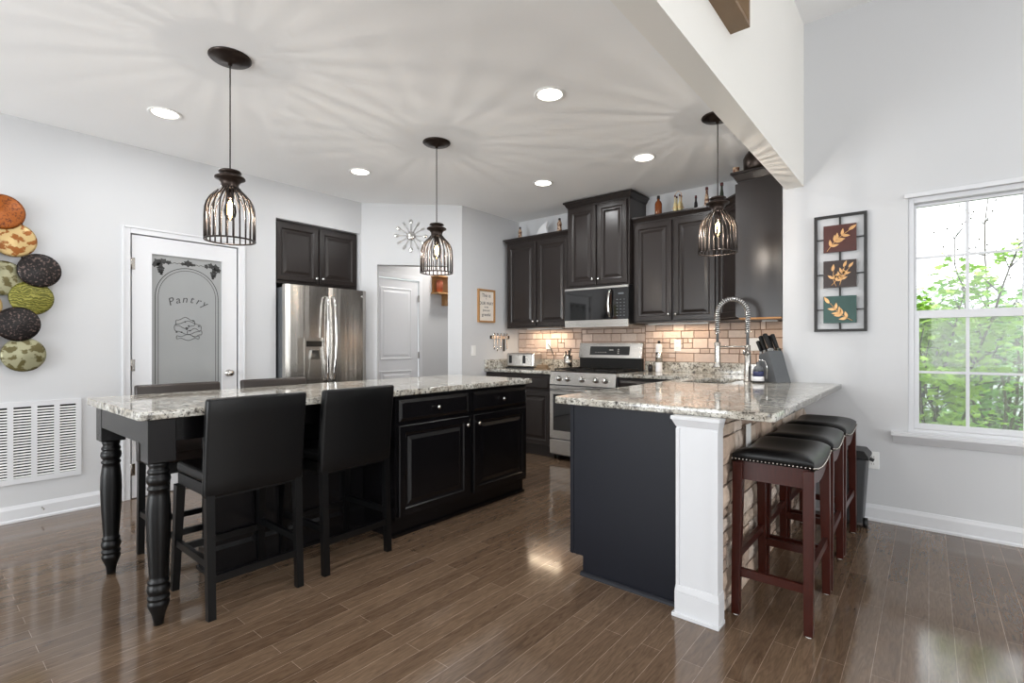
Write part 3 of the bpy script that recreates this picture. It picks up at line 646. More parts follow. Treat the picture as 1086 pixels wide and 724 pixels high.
# peninsula base
pb = thing('peninsula_cabinet', 'dark navy peninsula cabinet end under the granite, white column beside it', 'cabinet', (-1.17, 2.27, 0))
X = lambda x: x+1.17
m = MB().prism([(X(-1.445), .10), (X(-1.445), .884), (X(-.872), .884), (X(-.872), 0), (X(-1.39), 0), (X(-1.39), .10)], 0.0, .008, 'xz'); m.build('end_panel', 'endp', pb)
B(X(-1.466), X(-1.4455), -.003, 2.07, .10, .884).build('face_frame', 'endp', pb)
MB().prism([(X(-1.444), .102), (X(-1.444), .70), (X(-.872), .70), (X(-.872), 0), (X(-1.39), 0), (X(-1.39), .102)], .0085, 2.06, 'xz').build('body', 'endp', pb)
MB().prism([(-.014, 0), (-.0005, 0), (-.0005, .022), (-.006, .02), (-.012, .012)], X(-1.40), X(-.872), 'yz').build('shoe_moulding', 'endp', pb)
for (a, b) in ((.04, .55), (.57, 1.08), (1.12, 2.05)):
    dm = Matrix.Translation((X(-1.486), 0, 0)) @ Matrix.Rotation(-PI/2, 4, 'Z')
    o_ = MB().rings(-b, -a, .13, .85, DOOR, mtx=dm).build('door', 'endp', pb)
# knee wall
kn = thing('wall_knee', 'low wall of the peninsula faced in rough ledge stone', 'wall', (-.72, 3.2, 0), kind='structure')
B(-.150, 0, -.93, 1.038, 0, .884).build('core', 'dgrout', kn)
m = MB()
for a, b, c, d in stone_rects(2.265, 4.238, .0, .884, (.10, .085, .12, .07, .11), rg, .12, .34, .25):
    g = .004; k = rg.uniform(.75, 1.1); base = rg.choice([(206, 186, 168), (190, 168, 150), (214, 198, 184), (178, 156, 140)]); cl = [x*k for x in rgb(base)[:3]]+[1]
    t_ = rg.uniform(.016, .03); X0, X1, Z0, Z1 = a-3.2+g, b-3.2-g, c+g*(c > 0), d-g; nx = max(2, int((X1-X0)/.03)); nz = max(2, int((Z1-Z0)/.03)); vs = []; fs = []
    for i in range(nx+1):
        for j in range(nz+1):
            ed = i in (0, nx) or j in (0, nz)
            vs.append((t_*(.55 if ed else 1)+rg.uniform(-.003, .003), X0+(X1-X0)*i/nx, Z0+(Z1-Z0)*j/nz))
    for i in range(nx):
        for j in range(nz): q_ = i*(nz+1)+j; fs.append((q_, q_+nz+1, q_+nz+2, q_+1))
    rim = [i*(nz+1) for i in range(nx+1)]+[nx*(nz+1)+j for j in range(1, nz+1)]+[i*(nz+1)+nz for i in range(nx-1, -1, -1)]+[j for j in range(nz-1, 0, -1)]
    o_ = len(vs); vs += [(0.0005, vs[i][1], vs[i][2]) for i in rim]; n_ = len(rim)
    fs += [(rim[i], rim[(i+1) % n_], o_+(i+1) % n_, o_+i) for i in range(n_)]+[tuple(o_+i for i in range(n_))]
    m.add(vs, fs, col=cl)
m.build('ledge_stone', 'ledge', kn)
# white column
col = thing('white_column', 'white panelled square column at the end of the peninsula', 'column', (-.775, 2.22, 0))
m = MB().box(-.090, .090, -.022, .048, .12, .84)
m.build('shaft', 'trim', col, bevel=.003)
m = MB()
for a in ((-.09, -.075, .14, .83), (.065, .09, .14, .83)): m.box(a[0], a[1], -.028, -.022, a[2], a[3])
m.build('fillet', 'trim', col)
m = MB().box(-.096, .095, -.03, .048, 0, .11).frustum((-.096, .095, -.03, .048), .11, (-.092, .092, -.025, .048), .14).box(-.106, .098, -.04, .048, 0, .016)
m.build('plinth', 'trim', col, bevel=.002)
m = MB().frustum((-.091, .091, -.023, .048), .838, (-.108, .098, -.035, .048), .870).box(-.111, .10, -.037, .048, .870, .884)
m.build('capital', 'trim', col)
tag(B(-.003, .003, -.035, .035, -.06, .06).build('outlet_plate', 'white', loc=(-.684, 2.66, .75), bevel=.001), 'white outlet plate on the stone under the peninsula counter edge', 'outlet')

# ------------------------------------------------------------ range
rgx0, rgx1 = -3.062, -2.300; RW = (rgx1-rgx0)/2
ra = thing('gas_range', 'stainless steel freestanding gas range with five knobs', 'stove', ((rgx0+rgx1)/2, 4.34, 0))
MB().box(-RW, RW, .03, .63, .05, .90).build('body', 'grey', ra)
for sx in (-1, 1):
    for yy in (.08, .58): MB().cyl((sx*(RW-.05), yy, 0), (sx*(RW-.05), yy, .05), .018).build('foot', 'black', ra)
B(-RW, RW, .0, .03, .065, .215).build('storage_drawer', 'steel', ra, bevel=.004)
od = MB().box(-RW, RW, 0, .03, .225, .775).build('oven_door', 'steel', ra, bevel=.004)
B(-RW+.045, RW-.045, -.003, .0, .31, .685).build('oven_window', 'dglass', od)
h = MB().cyl((-RW+.04, -.045, .735), (RW-.04, -.045, .735), .011)
for sx in (-1, 1): h.cyl((sx*(RW-.07), -.045, .735), (sx*(RW-.07), 0, .735), .009)
h.build('handle', 'chrome', od)
MB().prism([(.0, .785), (.03, .785), (.03, .915), (.018, .915)], -RW, RW, 'yz').build('control_panel', 'steel', ra)
for x in (-.268, -.164, .004, .165, .268):
    k = MB().lathe([(0, 0), (.029, 0), (.030, .006), (.025, .01), (.023, .034), (.018, .039), (0, .039)], n=20).box(-.004, .004, -.019, .019, .036, .045).build('knob', 'chrome', ra)
    k.matrix_local = Matrix.Translation((x, .006, .848)) @ Matrix.Rotation(PI/2-.14, 4, 'X')
B(-RW, RW, .018, .565, .90, .922).build('cooktop', 'iron', ra, bevel=.003)
m = MB()
for sx in (-1, 0, 1):
    c = sx*.245
    for xx in (-.11, .11): m.box(c+xx-.006, c+xx+.006, .06, .54, .935, .947)
    for yy in (.07, .30, .53): m.box(c-.115, c+.115, yy-.006, yy+.006, .935, .947)
    for xx in (-.05, .05): m.box(c+xx-.005, c+xx+.005, .10, .50, .937, .949)
    for xx in (-.11, .11):
        for yy in (.07, .53): m.box(c+xx-.006, c+xx+.006, yy-.006, yy+.006, .922, .936)
m.build('grate', 'iron', ra)
for x, y in ((-.245, .18), (-.245, .42), (0, .3), (.245, .18), (.245, .42)):
    MB().lathe([(0, .922), (.045, .922), (.042, .932), (.028, .934), (0, .934)], (x, y, 0), 18).build('burner', 'iron', ra)
B(-RW+.005, RW-.005, .585, .63, .90, 1.05).build('rear_vent', 'dark', ra)
bg = MB().prism([(.565, 1.05), (.63, 1.05), (.63, 1.215), (.60, 1.215)], -RW, RW, 'yz').build('backguard', 'steel', ra, bevel=.003)
d = MB().box(-.24, .24, -.002, .001, .035, .13); o = d.build('display', 'dglass', bg); o.matrix_local = Matrix.Translation((0, .566, 1.05)) @ Matrix.Rotation(-.209, 4, 'X')
m = MB()
for i in range(5): m.box(-.17+i*.03, -.155+i*.03, -.0035, -.002, .06, .066)
m.box(.0, .05, -.0035, -.002, .085, .095)
for i in range(3): m.box(.10, .12, -.0035, -.002, .05+i*.02, .06+i*.02)
m.build('marking', 'nickel', o)
# ------------------------------------------------------------ microwave
mw = thing('microwave', 'stainless and black over the range microwave under the highest cabinet', 'microwave', (-2.66, 4.585, 1.385))
MW = .372
B(-MW, MW, .025, .39, .02, .41).build('body', 'black', mw)
B(-MW, MW, .0, .39, -.006, .0195).build('bottom_vent', 'steel', mw)
d_ = MB().box(-MW, MW-.165, 0, .0245, .068, .385).build('door', 'dglass', mw)
B(-MW, MW, -.004, .0245, .02, .067).build('bottom_rail', 'steel', mw); B(-MW, MW, -.004, .0245, .386, .405).build('top_rail', 'steel', mw)
MB().tube([(MW-.19, 0, .37), (MW-.19, -.035, .35), (MW-.195, -.045, .30), (MW-.2, -.048, .23), (MW-.195, -.045, .15), (MW-.19, -.035, .10), (MW-.19, 0, .085)], .011, 10).build('handle', 'chrome', d_)
cp = B(MW-.163, MW, 0, .0245, .068, .385).build('control_panel', 'dglass', mw)
m = MB().box(MW-.11, MW-.05, -.001, 0, .315, .332)
for i in range(3):
    for j in range(6): m.box(MW-.13+i*.038, MW-.113+i*.038, -.001, 0, .10+j*.032, .108+j*.032)
m.build('keypad', 'grey', cp)
# ------------------------------------------------------------ fridge (faces +x)
fg = thing('refrigerator', 'stainless french door refrigerator with water dispenser', 'refrigerator', (-4.62, 2.738, 0), PI/2)
FW = .437
B(-FW+.004, FW-.004, .07, .72, .03, 1.74).build('body', 'grey', fg)
B(-FW+.02, FW-.02, .05, .7, 0, .0299).build('foot', 'black', fg)
def curved_panel(x0, x1, z0, z1, bow=.012, n=10, y1=.068):
    pts = [(x0+(x1-x0)*k/n, -bow*(1-(2*k/n-1)**2)+.006*(1 if k in (0, n) else 0)+.004) for k in range(n+1)]
    return MB().prism(pts+[(x1, y1), (x0, y1)], z0, z1, 'xy')
dl = curved_panel(-FW, -.003, .74, 1.765)
dlo = dl.build('door', 'fridge', fg); dro = curved_panel(.003, FW, .74, 1.765).build('door', 'fridge', fg)
fz = curved_panel(-FW, FW, .05, .73).build('freezer_drawer', 'fridge', fg)
MB().tube([(-FW+.08, .0, .66), (-FW+.08, -.05, .66), (FW-.08, -.05, .66), (FW-.08, 0, .66)], .012, 10).build('handle', 'chrome', fz)
for o_, s_ in ((dlo, -1), (dro, 1)):
    x = s_*.035
    MB().tube([(x, .0, 1.67), (x, -.035, 1.66), (x+s_*.004, -.052, 1.58), (x+s_*.008, -.062, 1.42), (x+s_*.012, -.064, 1.25), (x+s_*.008, -.06, 1.08), (x, -.05, .94), (x, -.035, .86), (x, 0, .85)], .0115, 10).build('handle', 'chrome', o_)
# dispenser
dx0, dx1, dz0, dz1 = -.262, -.065, .86, 1.262
ds = MB()
ds.box(dx0, dx0+.012, -.02, .0, dz0, dz1).box(dx1-.012, dx1, -.02, 0, dz0, dz1).box(dx0+.012, dx1-.012, -.02, 0, dz1-.012, dz1).box(dx0+.012, dx1-.012, -.02, 0, dz0, dz0+.012)
dso = ds.build('dispenser', 'steel', dlo)
B(dx0+.012, dx1-.012, -.0095, -.008, dz0+.012, dz1-.012).build('recess_panel', 'steel', dso)
MB().box(dx0+.02, dx1-.02, -.018, -.0095, dz1-.085, dz1-.03).build('display', 'dglass', dso)
MB().frustum((dx0+.05, dx1-.05, -.03, -.0095), dz0+.2, (dx0+.065, dx1-.065, -.035, -.0095), dz1-.12).build('paddle', 'chrome', dso)
MB().prism([(dx0+.04, dz0+.02), (dx1-.03, dz0+.02), (dx1-.05, dz0+.19), (dx0+.06, dz0+.19)], -.014, -.0095, 'xz').build('chute', 'steel', dso)
B(dx0+.012, dx1-.012, -.03, -.0, dz0-.0, dz0+.012).build('drip_tray', 'steel', dso)
B(dx0-.07, dx0-.006, -.0095, -.006, dz0+.0, dz1).build('sticker_panel', 'steel', dlo)
MB().lathe([(0, 0), (.014, 0), (.014, .002), (0, .002)], n=16, mtx=Matrix.Translation((FW-.055, -.003, 1.70)) @ Rk).build('badge', 'chrome', dro)
fc = thing('wall_cabinet', 'dark espresso cabinet recessed in the wall above the refrigerator', 'cabinet', (-4.80, 2.7355, 1.79), PI/2)
B(-.455, .455, .021, .55, 0, .605).build('body', 'esp', fc)
cdoor(fc, -.435, -.012, .03, .58, 'esp', -.035, .075); cdoor(fc, .012, .435, .03, .58, 'esp', .035, .075)

# ------------------------------------------------------------ chairs
def parsons(label, loc, rz, wood='blackwood', leather='leather'):
    t = thing('counter_chair', label, 'chair', loc, rz, 'leather counter chairs at the island')
    W_ = .225
    s = MB().box(-.20, .20, -.17, .235, .575, .63); s.build('seat', leather, t, bevel=.018, seg=3)
    B(-.195, .195, -.185, .225, .52, .574).build('seat_rail', wood, t)
    # backrest, leaning back
    vs = []; n = 8
    lev = [(.525, -.172), (.60, -.178), (.75, -.19), (.88, -.205), (.965, -.215)]
    b = MB(); k = len(lev)
    for z, y in lev:
        for x, yy in ((-W_, y-.022), (W_, y-.022), (W_, y+.022), (-W_, y+.022)): vs.append((x, yy, z))
    fs = [(4*j+i, 4*j+(i+1) % 4, 4*j+4+(i+1) % 4, 4*j+4+i) for j in range(k-1) for i in range(4)]+[(3, 2, 1, 0), (4*k-4, 4*k-3, 4*k-2, 4*k-1)]
    b.add(vs, fs, True); b.build('backrest', leather, t, bevel=.014, seg=3)
    for sx in (-1, 1):
        MB().beam((sx*.195, .20, .52), (sx*.205, .235, 0), .038, .045, .030, .034, up=(0, 1, 0)).build('leg', wood, t)
        MB().beam((sx*.2, -.176, .56), (sx*.2, -.2, 0), .035, .036, .032, .034, up=(0, 1, 0)).build('leg', wood, t)
        MB().beam((sx*.2, -.19, .235), (sx*.2, .222, .235), .02, .032, up=(0, 0, 1)).build('stretcher', wood, t)
    MB().beam((-.2, -.196, .17), (.2, -.196, .17), .032, .018, up=(0, 1, 0)).build('stretcher', wood, t)
    MB().beam((-.2, .225, .20), (.2, .225, .20), .032, .018, up=(0, 1, 0)).build('stretcher', wood, t)
    return t
c1 = parsons('black leather counter chair nearest the turned corner leg, its back to the room', (-2.615, 1.07, 0), PI/2)
def ccopy(src, label, loc, rz):
    c = copy_tree(src); c.location = loc; c.rotation_euler = (0, 0, rz); c['label'] = label; return c
ccopy(c1, 'black leather counter chair beside the island drawers, its back to the room', (-2.625, 1.61, 0), PI/2+.03)
c3 = parsons('dark brown leather chair back showing over the island in front of the pantry door', (-3.30, 1.09, 0), -PI/2, 'blackwood', 'brownleather')
ccopy(c3, 'dark brown leather chair back showing over the island in front of the refrigerator', (-3.30, 1.67, 0), -PI/2)
# ------------------------------------------------------------ bar stools
def saddle(x, y, hx=.185, hy=.235): return .018*(abs(y)/hy)**2*1.6
def stool(label, loc, rz=0):
    t = thing('bar_stool', label, 'stool', loc, rz, 'saddle bar stools along the peninsula')
    hx, hy = .160, .228; nx, ny = 16, 20; vs = []; top = {}
    def seat_pt(i, j, k):
        u = math.sin(PI/2*(-1+2*i/nx)); v = math.sin(PI/2*(-1+2*j/ny))
        if k == 0: return (u*hx*.985, v*hy*.985, .655+.028*v*v)
        if k == 1: return (u*hx*.99, v*hy*.99, .668+.028*v*v)
        rnd_ = (1-max(0, abs(u)-.82)/.18*.0)
        ez = .010+.046*math.sqrt(max(0, 1-abs(u)**5))*math.sqrt(max(0, 1-abs(v)**6))
        return (u*hx, v*hy, .672+.028*v*v+ez)
    m = MB(); idx = {}
    for k in (0, 2):
        for i in range(nx+1):
            for j in range(ny+1): idx[(i, j, k)] = len(vs); vs.append(seat_pt(i, j, k))
    fs = []
    for i in range(nx):
        for j in range(ny):
            for k in (0, 2): fs.append((idx[i, j, k], idx[i+1, j, k], idx[i+1, j+1, k], idx[i, j+1, k]))
    rim = [(i, 0) for i in range(nx)]+[(nx, j) for j in range(ny)]+[(i, ny) for i in range(nx, 0, -1)]+[(0, j) for j in range(ny, 0, -1)]
    for q in range(len(rim)): a, b = rim[q], rim[(q+1) % len(rim)]; fs.append((idx[a+(0,)], idx[b+(0,)], idx[b+(2,)], idx[a+(2,)]))
    se = m.add(vs, fs, True).build('seat', 'leather', t)
    nl = MB()
    def nails(f0, nn_):
        for q in range(nn_):
            p = f0(q/(nn_-1)); nl.lathe([(0, -.004), (.0042, -.002), (.0048, 0), (.0042, .002), (0, .004)], p, 6)
    nails(lambda s_: (-hx+2*hx*s_, -hy-.001, .691), 22); nails(lambda s_: (-hx+2*hx*s_, hy+.001, .691), 22)
    nails(lambda s_: (hx+.001, -hy+2*hy*s_, .664+.028*(2*s_-1)**2), 30); nails(lambda s_: (-hx-.001, -hy+2*hy*s_, .664+.028*(2*s_-1)**2), 30)
    nl.build('nailhead_trim', 'nickel', se)
    for sy in (-1, 1):
        B(-hx+.02, hx-.02, sy*(hy-.022)-.01, sy*(hy-.022)+.01, .60, .681).build('apron', 'brownwood', t)
    for sx in (-1, 1):
        m = MB(); top_, bot = [], []
        for k in range(13):
            v = -1+2*k/12; y = v*(hy-.03); top_.append((y, .654+.026*v*v)); bot.append((y, .595+.026*v*v*1.6-.0))
        m.prism(top_+bot[::-1], sx*(hx-.02)-.009, sx*(hx-.02)+.009, 'yz'); m.build('apron', 'brownwood', t)
    ft = {}
    for sx in (-1, 1):
        for sy in (-1, 1):
            a = Vector((sx*(hx-.022), sy*(hy-.024), .675)); b = Vector((sx*(hx-.018), sy*(hy+.006), .004))
            l = MB().beam(a, b, .043, .043, .034, .034, up=(0, 1, 0)).build('leg', 'brownwood', t, bevel=.003)
            MB().cyl((b.x, b.y, 0), (b.x, b.y, .004), .013).build('glide', 'white', l)
            ft[sx, sy] = (a, b)
    def at(sx, sy, z): a, b = ft[sx, sy]; return a.lerp(b, (a.z-z)/(a.z-b.z))
    for sy in (-1, 1): MB().beam(at(-1, sy, .19), at(1, sy, .19), .036, .02, up=(0, 1, 0)).build('stretcher', 'brownwood', t)
    for sx in (-1, 1): MB().beam(at(sx, -1, .26), at(sx, 1, .26), .02, .036, up=(0, 0, 1)).build('stretcher', 'brownwood', t)
    return t
st = stool('brown wooden bar stool with black saddle seat, the nearest beside the white column', (-.522, 2.612, 0)); 
ccopy(st, 'brown wooden bar stool with black saddle seat, middle one along the stone wall', (-.522, 3.125, 0), .015)
ccopy(st, 'brown wooden bar stool with black saddle seat, farthest one next to the trash can', (-.518, 3.65, 0), -.015)

# ------------------------------------------------------------ pendants
def pendant(label, x, y, zb, ztop=CZ):
    t = thing('pendant_light', label, 'pendant lamp', (x, y, ztop), 0, 'wire cage pendant lights')
    MB().lathe([(0, 0), (.104, 0), (.105, -.006), (.095, -.014), (.068, -.018), (.055, -.026), (.012, -.032), (.01, -.045), (0, -.045)], n=32).build('canopy', 'bronze', t)
    zt = zb+.385-ztop
    MB().cyl((0, 0, -.04), (0, 0, zt), .0035, n=8).build('rod', 'bronze', t)
    sh = MB().lathe([(0, zt), (.03, zt-.001), (.052, zt-.008), (.056, zt-.016), (.04, zt-.022), (.036, zt-.028), (.06, zt-.034), (.074, zt-.042), (.074, zt-.050), (.056, zt-.058), (.044, zt-.075), (.043, zt-.092), (.050, zt-.104), (.046, zt-.108), (0, zt-.10)], n=32).build('shade_cap', 'bronze', t)
    cg = MB()
    prof = [(.046, -.100), (.054, -.112), (.074, -.132), (.094, -.155), (.109, -.182), (.117, -.212), (.120, -.25), (.121, -.32), (.121, -.378)]
    for k in range(24):
        a = 2*PI*k/24; cg.tube([(r*math.cos(a), r*math.sin(a), zt+z) for r, z in prof], .0042, 6)
    cg.tube([(.121*math.cos(2*PI*k/40), .121*math.sin(2*PI*k/40), zt-.38) for k in range(40)], .005, 6, closed=True)
    cg.build('cage', 'cage', t)
    MB().lathe([(0, zt-.10), (.019, zt-.10), (.02, zt-.15), (.016, zt-.158), (0, zt-.158)], n=16).build('socket', 'bronze', t)
    bl = MB().lathe([(0, zt-.1585), (.014, zt-.1585), (.018, zt-.17), (.028, zt-.20), (.031, zt-.225), (.026, zt-.25), (.014, zt-.268), (0, zt-.274)], n=20).build('bulb', 'bulbglass', t)
    f = MB()
    for k in range(6):
        a = 2*PI*k/6; f.tube([(.004*math.cos(a), .004*math.sin(a), zt-.175), (.010*math.cos(a), .010*math.sin(a), zt-.185), (.010*math.cos(a+.4), .010*math.sin(a+.4), zt-.24)], .0024, 5)
    f.build('filament', 'filament', bl)
    l = bpy.data.lights.new('lamp_glow', 'POINT'); l.energy = POWER_PENDANT; l.color = (1, .965, .93); l.shadow_soft_size = .009
    o = bpy.data.objects.new('lamp_glow', l); C.objects.link(o); o.parent = t; o.location = (0, 0, zt-.235)
    return t
pendant('wire cage pendant light over the turned leg end of the island', -2.898, 1.138, 1.752)
pendant('wire cage pendant light over the drawer end of the island', -2.90, 2.618, 1.74)
pendant('wire cage pendant light above the sink', -1.104, 3.533, 1.815)
# recessed lights
CL = {(-3.931, 1.136): 'recessed ceiling light left of the nearest pendant', (-1.804, 2.557): 'recessed ceiling light nearest the cream beam', (-3.918, 2.628): 'recessed ceiling light in front of the refrigerator cabinet',
      (-1.814, 3.917): 'recessed ceiling light over the sink run beside the microwave cabinet', (-2.844, 3.923): 'recessed ceiling light in front of the range, farthest from the beam', (-1.80, 1.10): 'recessed ceiling light added out of view on the camera side of the island'}  # the last one is out of view, added for extra light
for (x, y), lb in CL.items():
    t = thing('recessed_light', 'round white '+lb, 'ceiling light', (x, y, CZ), 0, 'recessed ceiling lights')
    MB().lathe([(.073, -.0005), (.098, -.0005), (.098, -.004), (.088, -.008), (.076, -.004), (.073, -.0005)], n=32, caps=False).build('trim_ring', 'white', t)
    MB().lathe([(0, -.0025), (.075, -.0025), (.075, -.001), (0, -.001)], n=32).build('lens', 'can', t)
    l = bpy.data.lights.new('downlight', 'AREA'); l.shape = 'DISK'; l.size = .14; l.energy = POWER_CAN; l.color = (.97, .985, 1)
    o = bpy.data.objects.new('downlight', l); C.objects.link(o); o.parent = t; o.location = (0, 0, -.012)
t = thing('hall_fill_light', 'round flush lamp added out of view to brighten the hall', 'ceiling light', (-4.75, 4.7, CZ))  # unseen fixture, added only to brighten the hall
MB().lathe([(0, 0), (.13, 0), (.13, -.02), (.11, -.05), (0, -.06)], n=24).build('lens', 'can', t)
l = bpy.data.lights.new('downlight', 'AREA'); l.shape = 'DISK'; l.size = .25; l.energy = 12; l.color = (1, .97, .93)
o = bpy.data.objects.new('downlight', l); C.objects.link(o); o.parent = t; o.location = (0, 0, -.07)
# under cabinet strip lights
for (x, wd, y, z, e, lb) in ((-3.5, .5, 4.86, 1.388, 2.2, 'slim warm strip light under the left wall cabinet'), (-1.9, .6, 4.86, 1.408, 1.5, 'slim warm strip light under the wall cabinet right of the range'), (-1.05, .12, 4.75, 1.408, .7, 'slim warm strip light under the corner cabinet')):
    t = thing('strip_light', lb, 'light', (x, y, z), 0, 'under cabinet strip lights')
    B(-wd/2, wd/2, -.015, .015, -.012, -.0005).build('housing', 'white', t)
    l = bpy.data.lights.new('strip_glow', 'AREA'); l.shape = 'RECTANGLE'; l.size = wd*.9; l.size_y = .02; l.energy = e; l.color = (1, .78, .55)
    o = bpy.data.objects.new('strip_glow', l); C.objects.link(o); o.parent = t; o.location = (0, 0, -.014)

# ------------------------------------------------------------ faucet
fa = thing('faucet', 'tall chrome spring spout kitchen faucet behind the sink', 'faucet', (-1.05, 4.06, ZC1))
MB().lathe([(0, 0), (.03, 0), (.03, .006), (.024, .01), (.0235, .10), (.0225, .22), (.019, .225), (.019, .27), (.012, .275), (0, .275)], n=24).build('base', 'nickel', fa)
MB().cyl((0, -.0, .215), (0, -.052, .215), .021, .021, 16).cyl((0, -.05, .215), (.02, -.08, .275), .006).build('lever', 'nickel', fa)
R0 = .110; arc = [(0, 0, .27), (0, 0, .36), (0, 0, .455)]+[(-R0+R0*math.cos(a), 0, .515+R0*1.02*math.sin(a)) for a in [PI*k/16 for k in range(17)]]+[(-2*R0, 0, .46), (-2*R0, 0, .36), (-2*R0, 0, .30)]
MB().tube(arc, .011, 10).build('hose', 'grey', fa)
def resample(path, n):
    P_ = [Vector(p) for p in path]; L_ = [0]
    for a, b in zip(P_, P_[1:]): L_.append(L_[-1]+(b-a).length)
    out = []
    for i in range(n):
        s_ = L_[-1]*i/(n-1); k = max(j for j in range(len(P_)-1) if L_[j] <= s_+1e-9); out.append(P_[k].lerp(P_[k+1], (s_-L_[k])/(L_[k+1]-L_[k])))
    return out
turns = 40; rs = resample(arc[1:-1], turns*10); coil = []
for i, p in enumerate(rs):
    tg = (rs[min(i+1, len(rs)-1)]-rs[max(i-1, 0)]).normalized(); a = Vector((0, 1, 0)); b = tg.cross(a); q = 2*PI*i/10; coil.append(p+(a*math.cos(q)+b*math.sin(q))*.0175)
MB().tube(coil, .0042, 5).build('spring', 'chrome', fa)
MB().cyl((0, 0, .262), (-2*R0+.0, 0, .262), .0055).cyl((-2*R0, 0, .25), (-2*R0, 0, .275), .022, .022).build('support_arm', 'nickel', fa)
MB().lathe([(0, .10), (.033, .10), (.034, .108), (.026, .125), (.022, .15), (.022, .25), (.024, .29), (.012, .30), (0, .30)], (-2*R0, 0, 0), 20).build('spray_head', 'nickel', fa)

# ------------------------------------------------------------ things on the counters
kb = thing('knife_block', 'grey slanted knife block full of dark handled knives by the window wall', 'knife block', (-.885, 4.13, ZC1), math.radians(-38))
m = MB().prism([(-.07, 0), (.085, 0), (.01, .195), (-.075, .165)], -.05, .05, 'xz'); m.build('block', 'grey', kb, bevel=.003); kb.scale = (1.2, 1.2, 1.2)
for i, (xx, yy, L_) in enumerate(((-.062, -.034, .085), (-.058, .03, .085), (-.034, -.03, .11), (-.028, .018, .11), (-.004, -.022, .115), (-.002, .028, .11))):
    z = .175+(xx+.075)*.35
    k = MB().beam((xx, yy, z), (xx-.045*L_/.1, yy, z+.085*L_/.1), .016, .02, .02, .022, up=(0, 1, 0)).build('knife_handle', 'black', kb, bevel=.003)
    MB().beam((xx+.004, yy, z-.01), (xx-.002, yy, z+.006), .02, .026, up=(0, 1, 0)).build('bolster', 'chrome', k)
jr = thing('glass_jar', 'small glass jar with white base, navy label and wire handle beside the knife block', 'jar', (-.962, 4.0, ZC1))
MB().lathe([(0, 0), (.042, 0), (.043, .008), (.04, .012), (0, .012)], n=24).build('foot', 'black', jr)
MB().lathe([(0, .012), (.041, .012), (.038, .045), (0, .045)], n=24).build('base', 'cer', jr)
MB().lathe([(0, .045), (.037, .045), (.037, .082), (0, .082)], n=24).build('label', 'blue', jr)
MB().lathe([(0, .082), (.035, .082), (.03, .11), (.012, .125), (.012, .15), (0, .15)], n=24).build('top', 'grey', jr)
MB().tube([(-.01, 0, .14), (.01, -.01, .165), (.05, -.02, .158), (.062, -.02, .12), (.062, -.02, .03)], .003, 6).build('handle', 'chrome', jr)

cb = thing('white_canister', 'slim white cylinder with dark cap on the counter right of the range', 'canister', (-2.09, 4.86, ZC1))
MB().lathe([(0, 0), (.032, 0), (.033, .01), (.031, .27), (.024, .285), (0, .285)], n=24).build('body', 'cer', cb)
MB().lathe([(0, .285), (.014, .285), (.014, .31), (.008, .315), (0, .315)], n=16).build('cap', 'black', cb)
MB().lathe([(0.0315, .10), (.0335, .10), (.0335, .2), (.0315, .2), (.0315, .10)], n=12, caps=False).build('window_strip', 'nickel', cb)
sl = thing('shaker', 'small dark glass shaker beside the slim white cylinder', 'shaker', (-2.20, 4.90, ZC1))
MB().lathe([(0, 0), (.022, 0), (.024, .05), (.016, .07), (0, .07)], n=16).build('body', 'darkb', sl); MB().lathe([(0, .07), (.017, .07), (.015, .09), (0, .092)], n=16).build('lid', 'nickel', sl)
to = thing('toaster', 'wide stainless toaster on the left counter', 'toaster', (-3.68, 4.70, ZC1), .1)
MB().box(-.19, .19, -.10, .10, .012, .175).build('body', 'steel', to, bevel=.02, seg=3)
B(-.195, .195, -.105, .105, 0, .0119).build('base', 'black', to)
for x in (-.13, .06):
    B(x-.018, x+.018, -.106, -.1, .06, .15).build('lever_slot', 'black', to, bevel=.002)
for y in (-.035, .035): B(-.15, .15, y-.012, y+.012, .1755, .177).build('bread_slot', 'black', to)
tg_ = MB().tube([(-3.49, 4.74, .95), (-3.44, 4.78, .94), (-3.42, 4.90, .96), (-3.43, 4.955, 1.06), (-3.50, 4.965, 1.17), (-3.53, 4.966, 1.206)], .004, 6).build('power_cord', 'black'); tag(tg_, 'black power cord rising from the toaster to the outlet', 'cord')
bd = thing('butter_dish', 'small brown lidded dish on the counter left of the range', 'dish', (-3.36, 4.62, ZC1))
B(-.085, .085, -.045, .045, 0, .012).build('tray', 'driftwood', bd, bevel=.003); MB().frustum((-.07, .07, -.035, .035), .012, (-.055, .055, -.025, .025), .05).build('lid', 'driftwood', bd, bevel=.006); MB().lathe([(0, .05), (.008, .05), (.012, .062), (0, .07)], n=12).build('knob', 'driftwood', bd)
uc = thing('utensil_crock', 'pale narrow crock holding dark handled utensils next to the range', 'crock', (-3.135, 4.80, ZC1))
m = MB().lathe([(0, 0), (.05, 0), (.05, .16), (.045, .16), (.045, .01), (0, .01)], n=24).build('crock', 'nickel', uc)
for i, (a, b, l_) in enumerate(((.01, .02, .23), (-.02, .0, .20), (.02, -.02, .21))):
    MB().tube([(a*.5, b*.5, .012), (a, b, .15), (a*1.6, b*1.6, l_)], [.004, .006, .009], 8).build('utensil', 'black', uc)
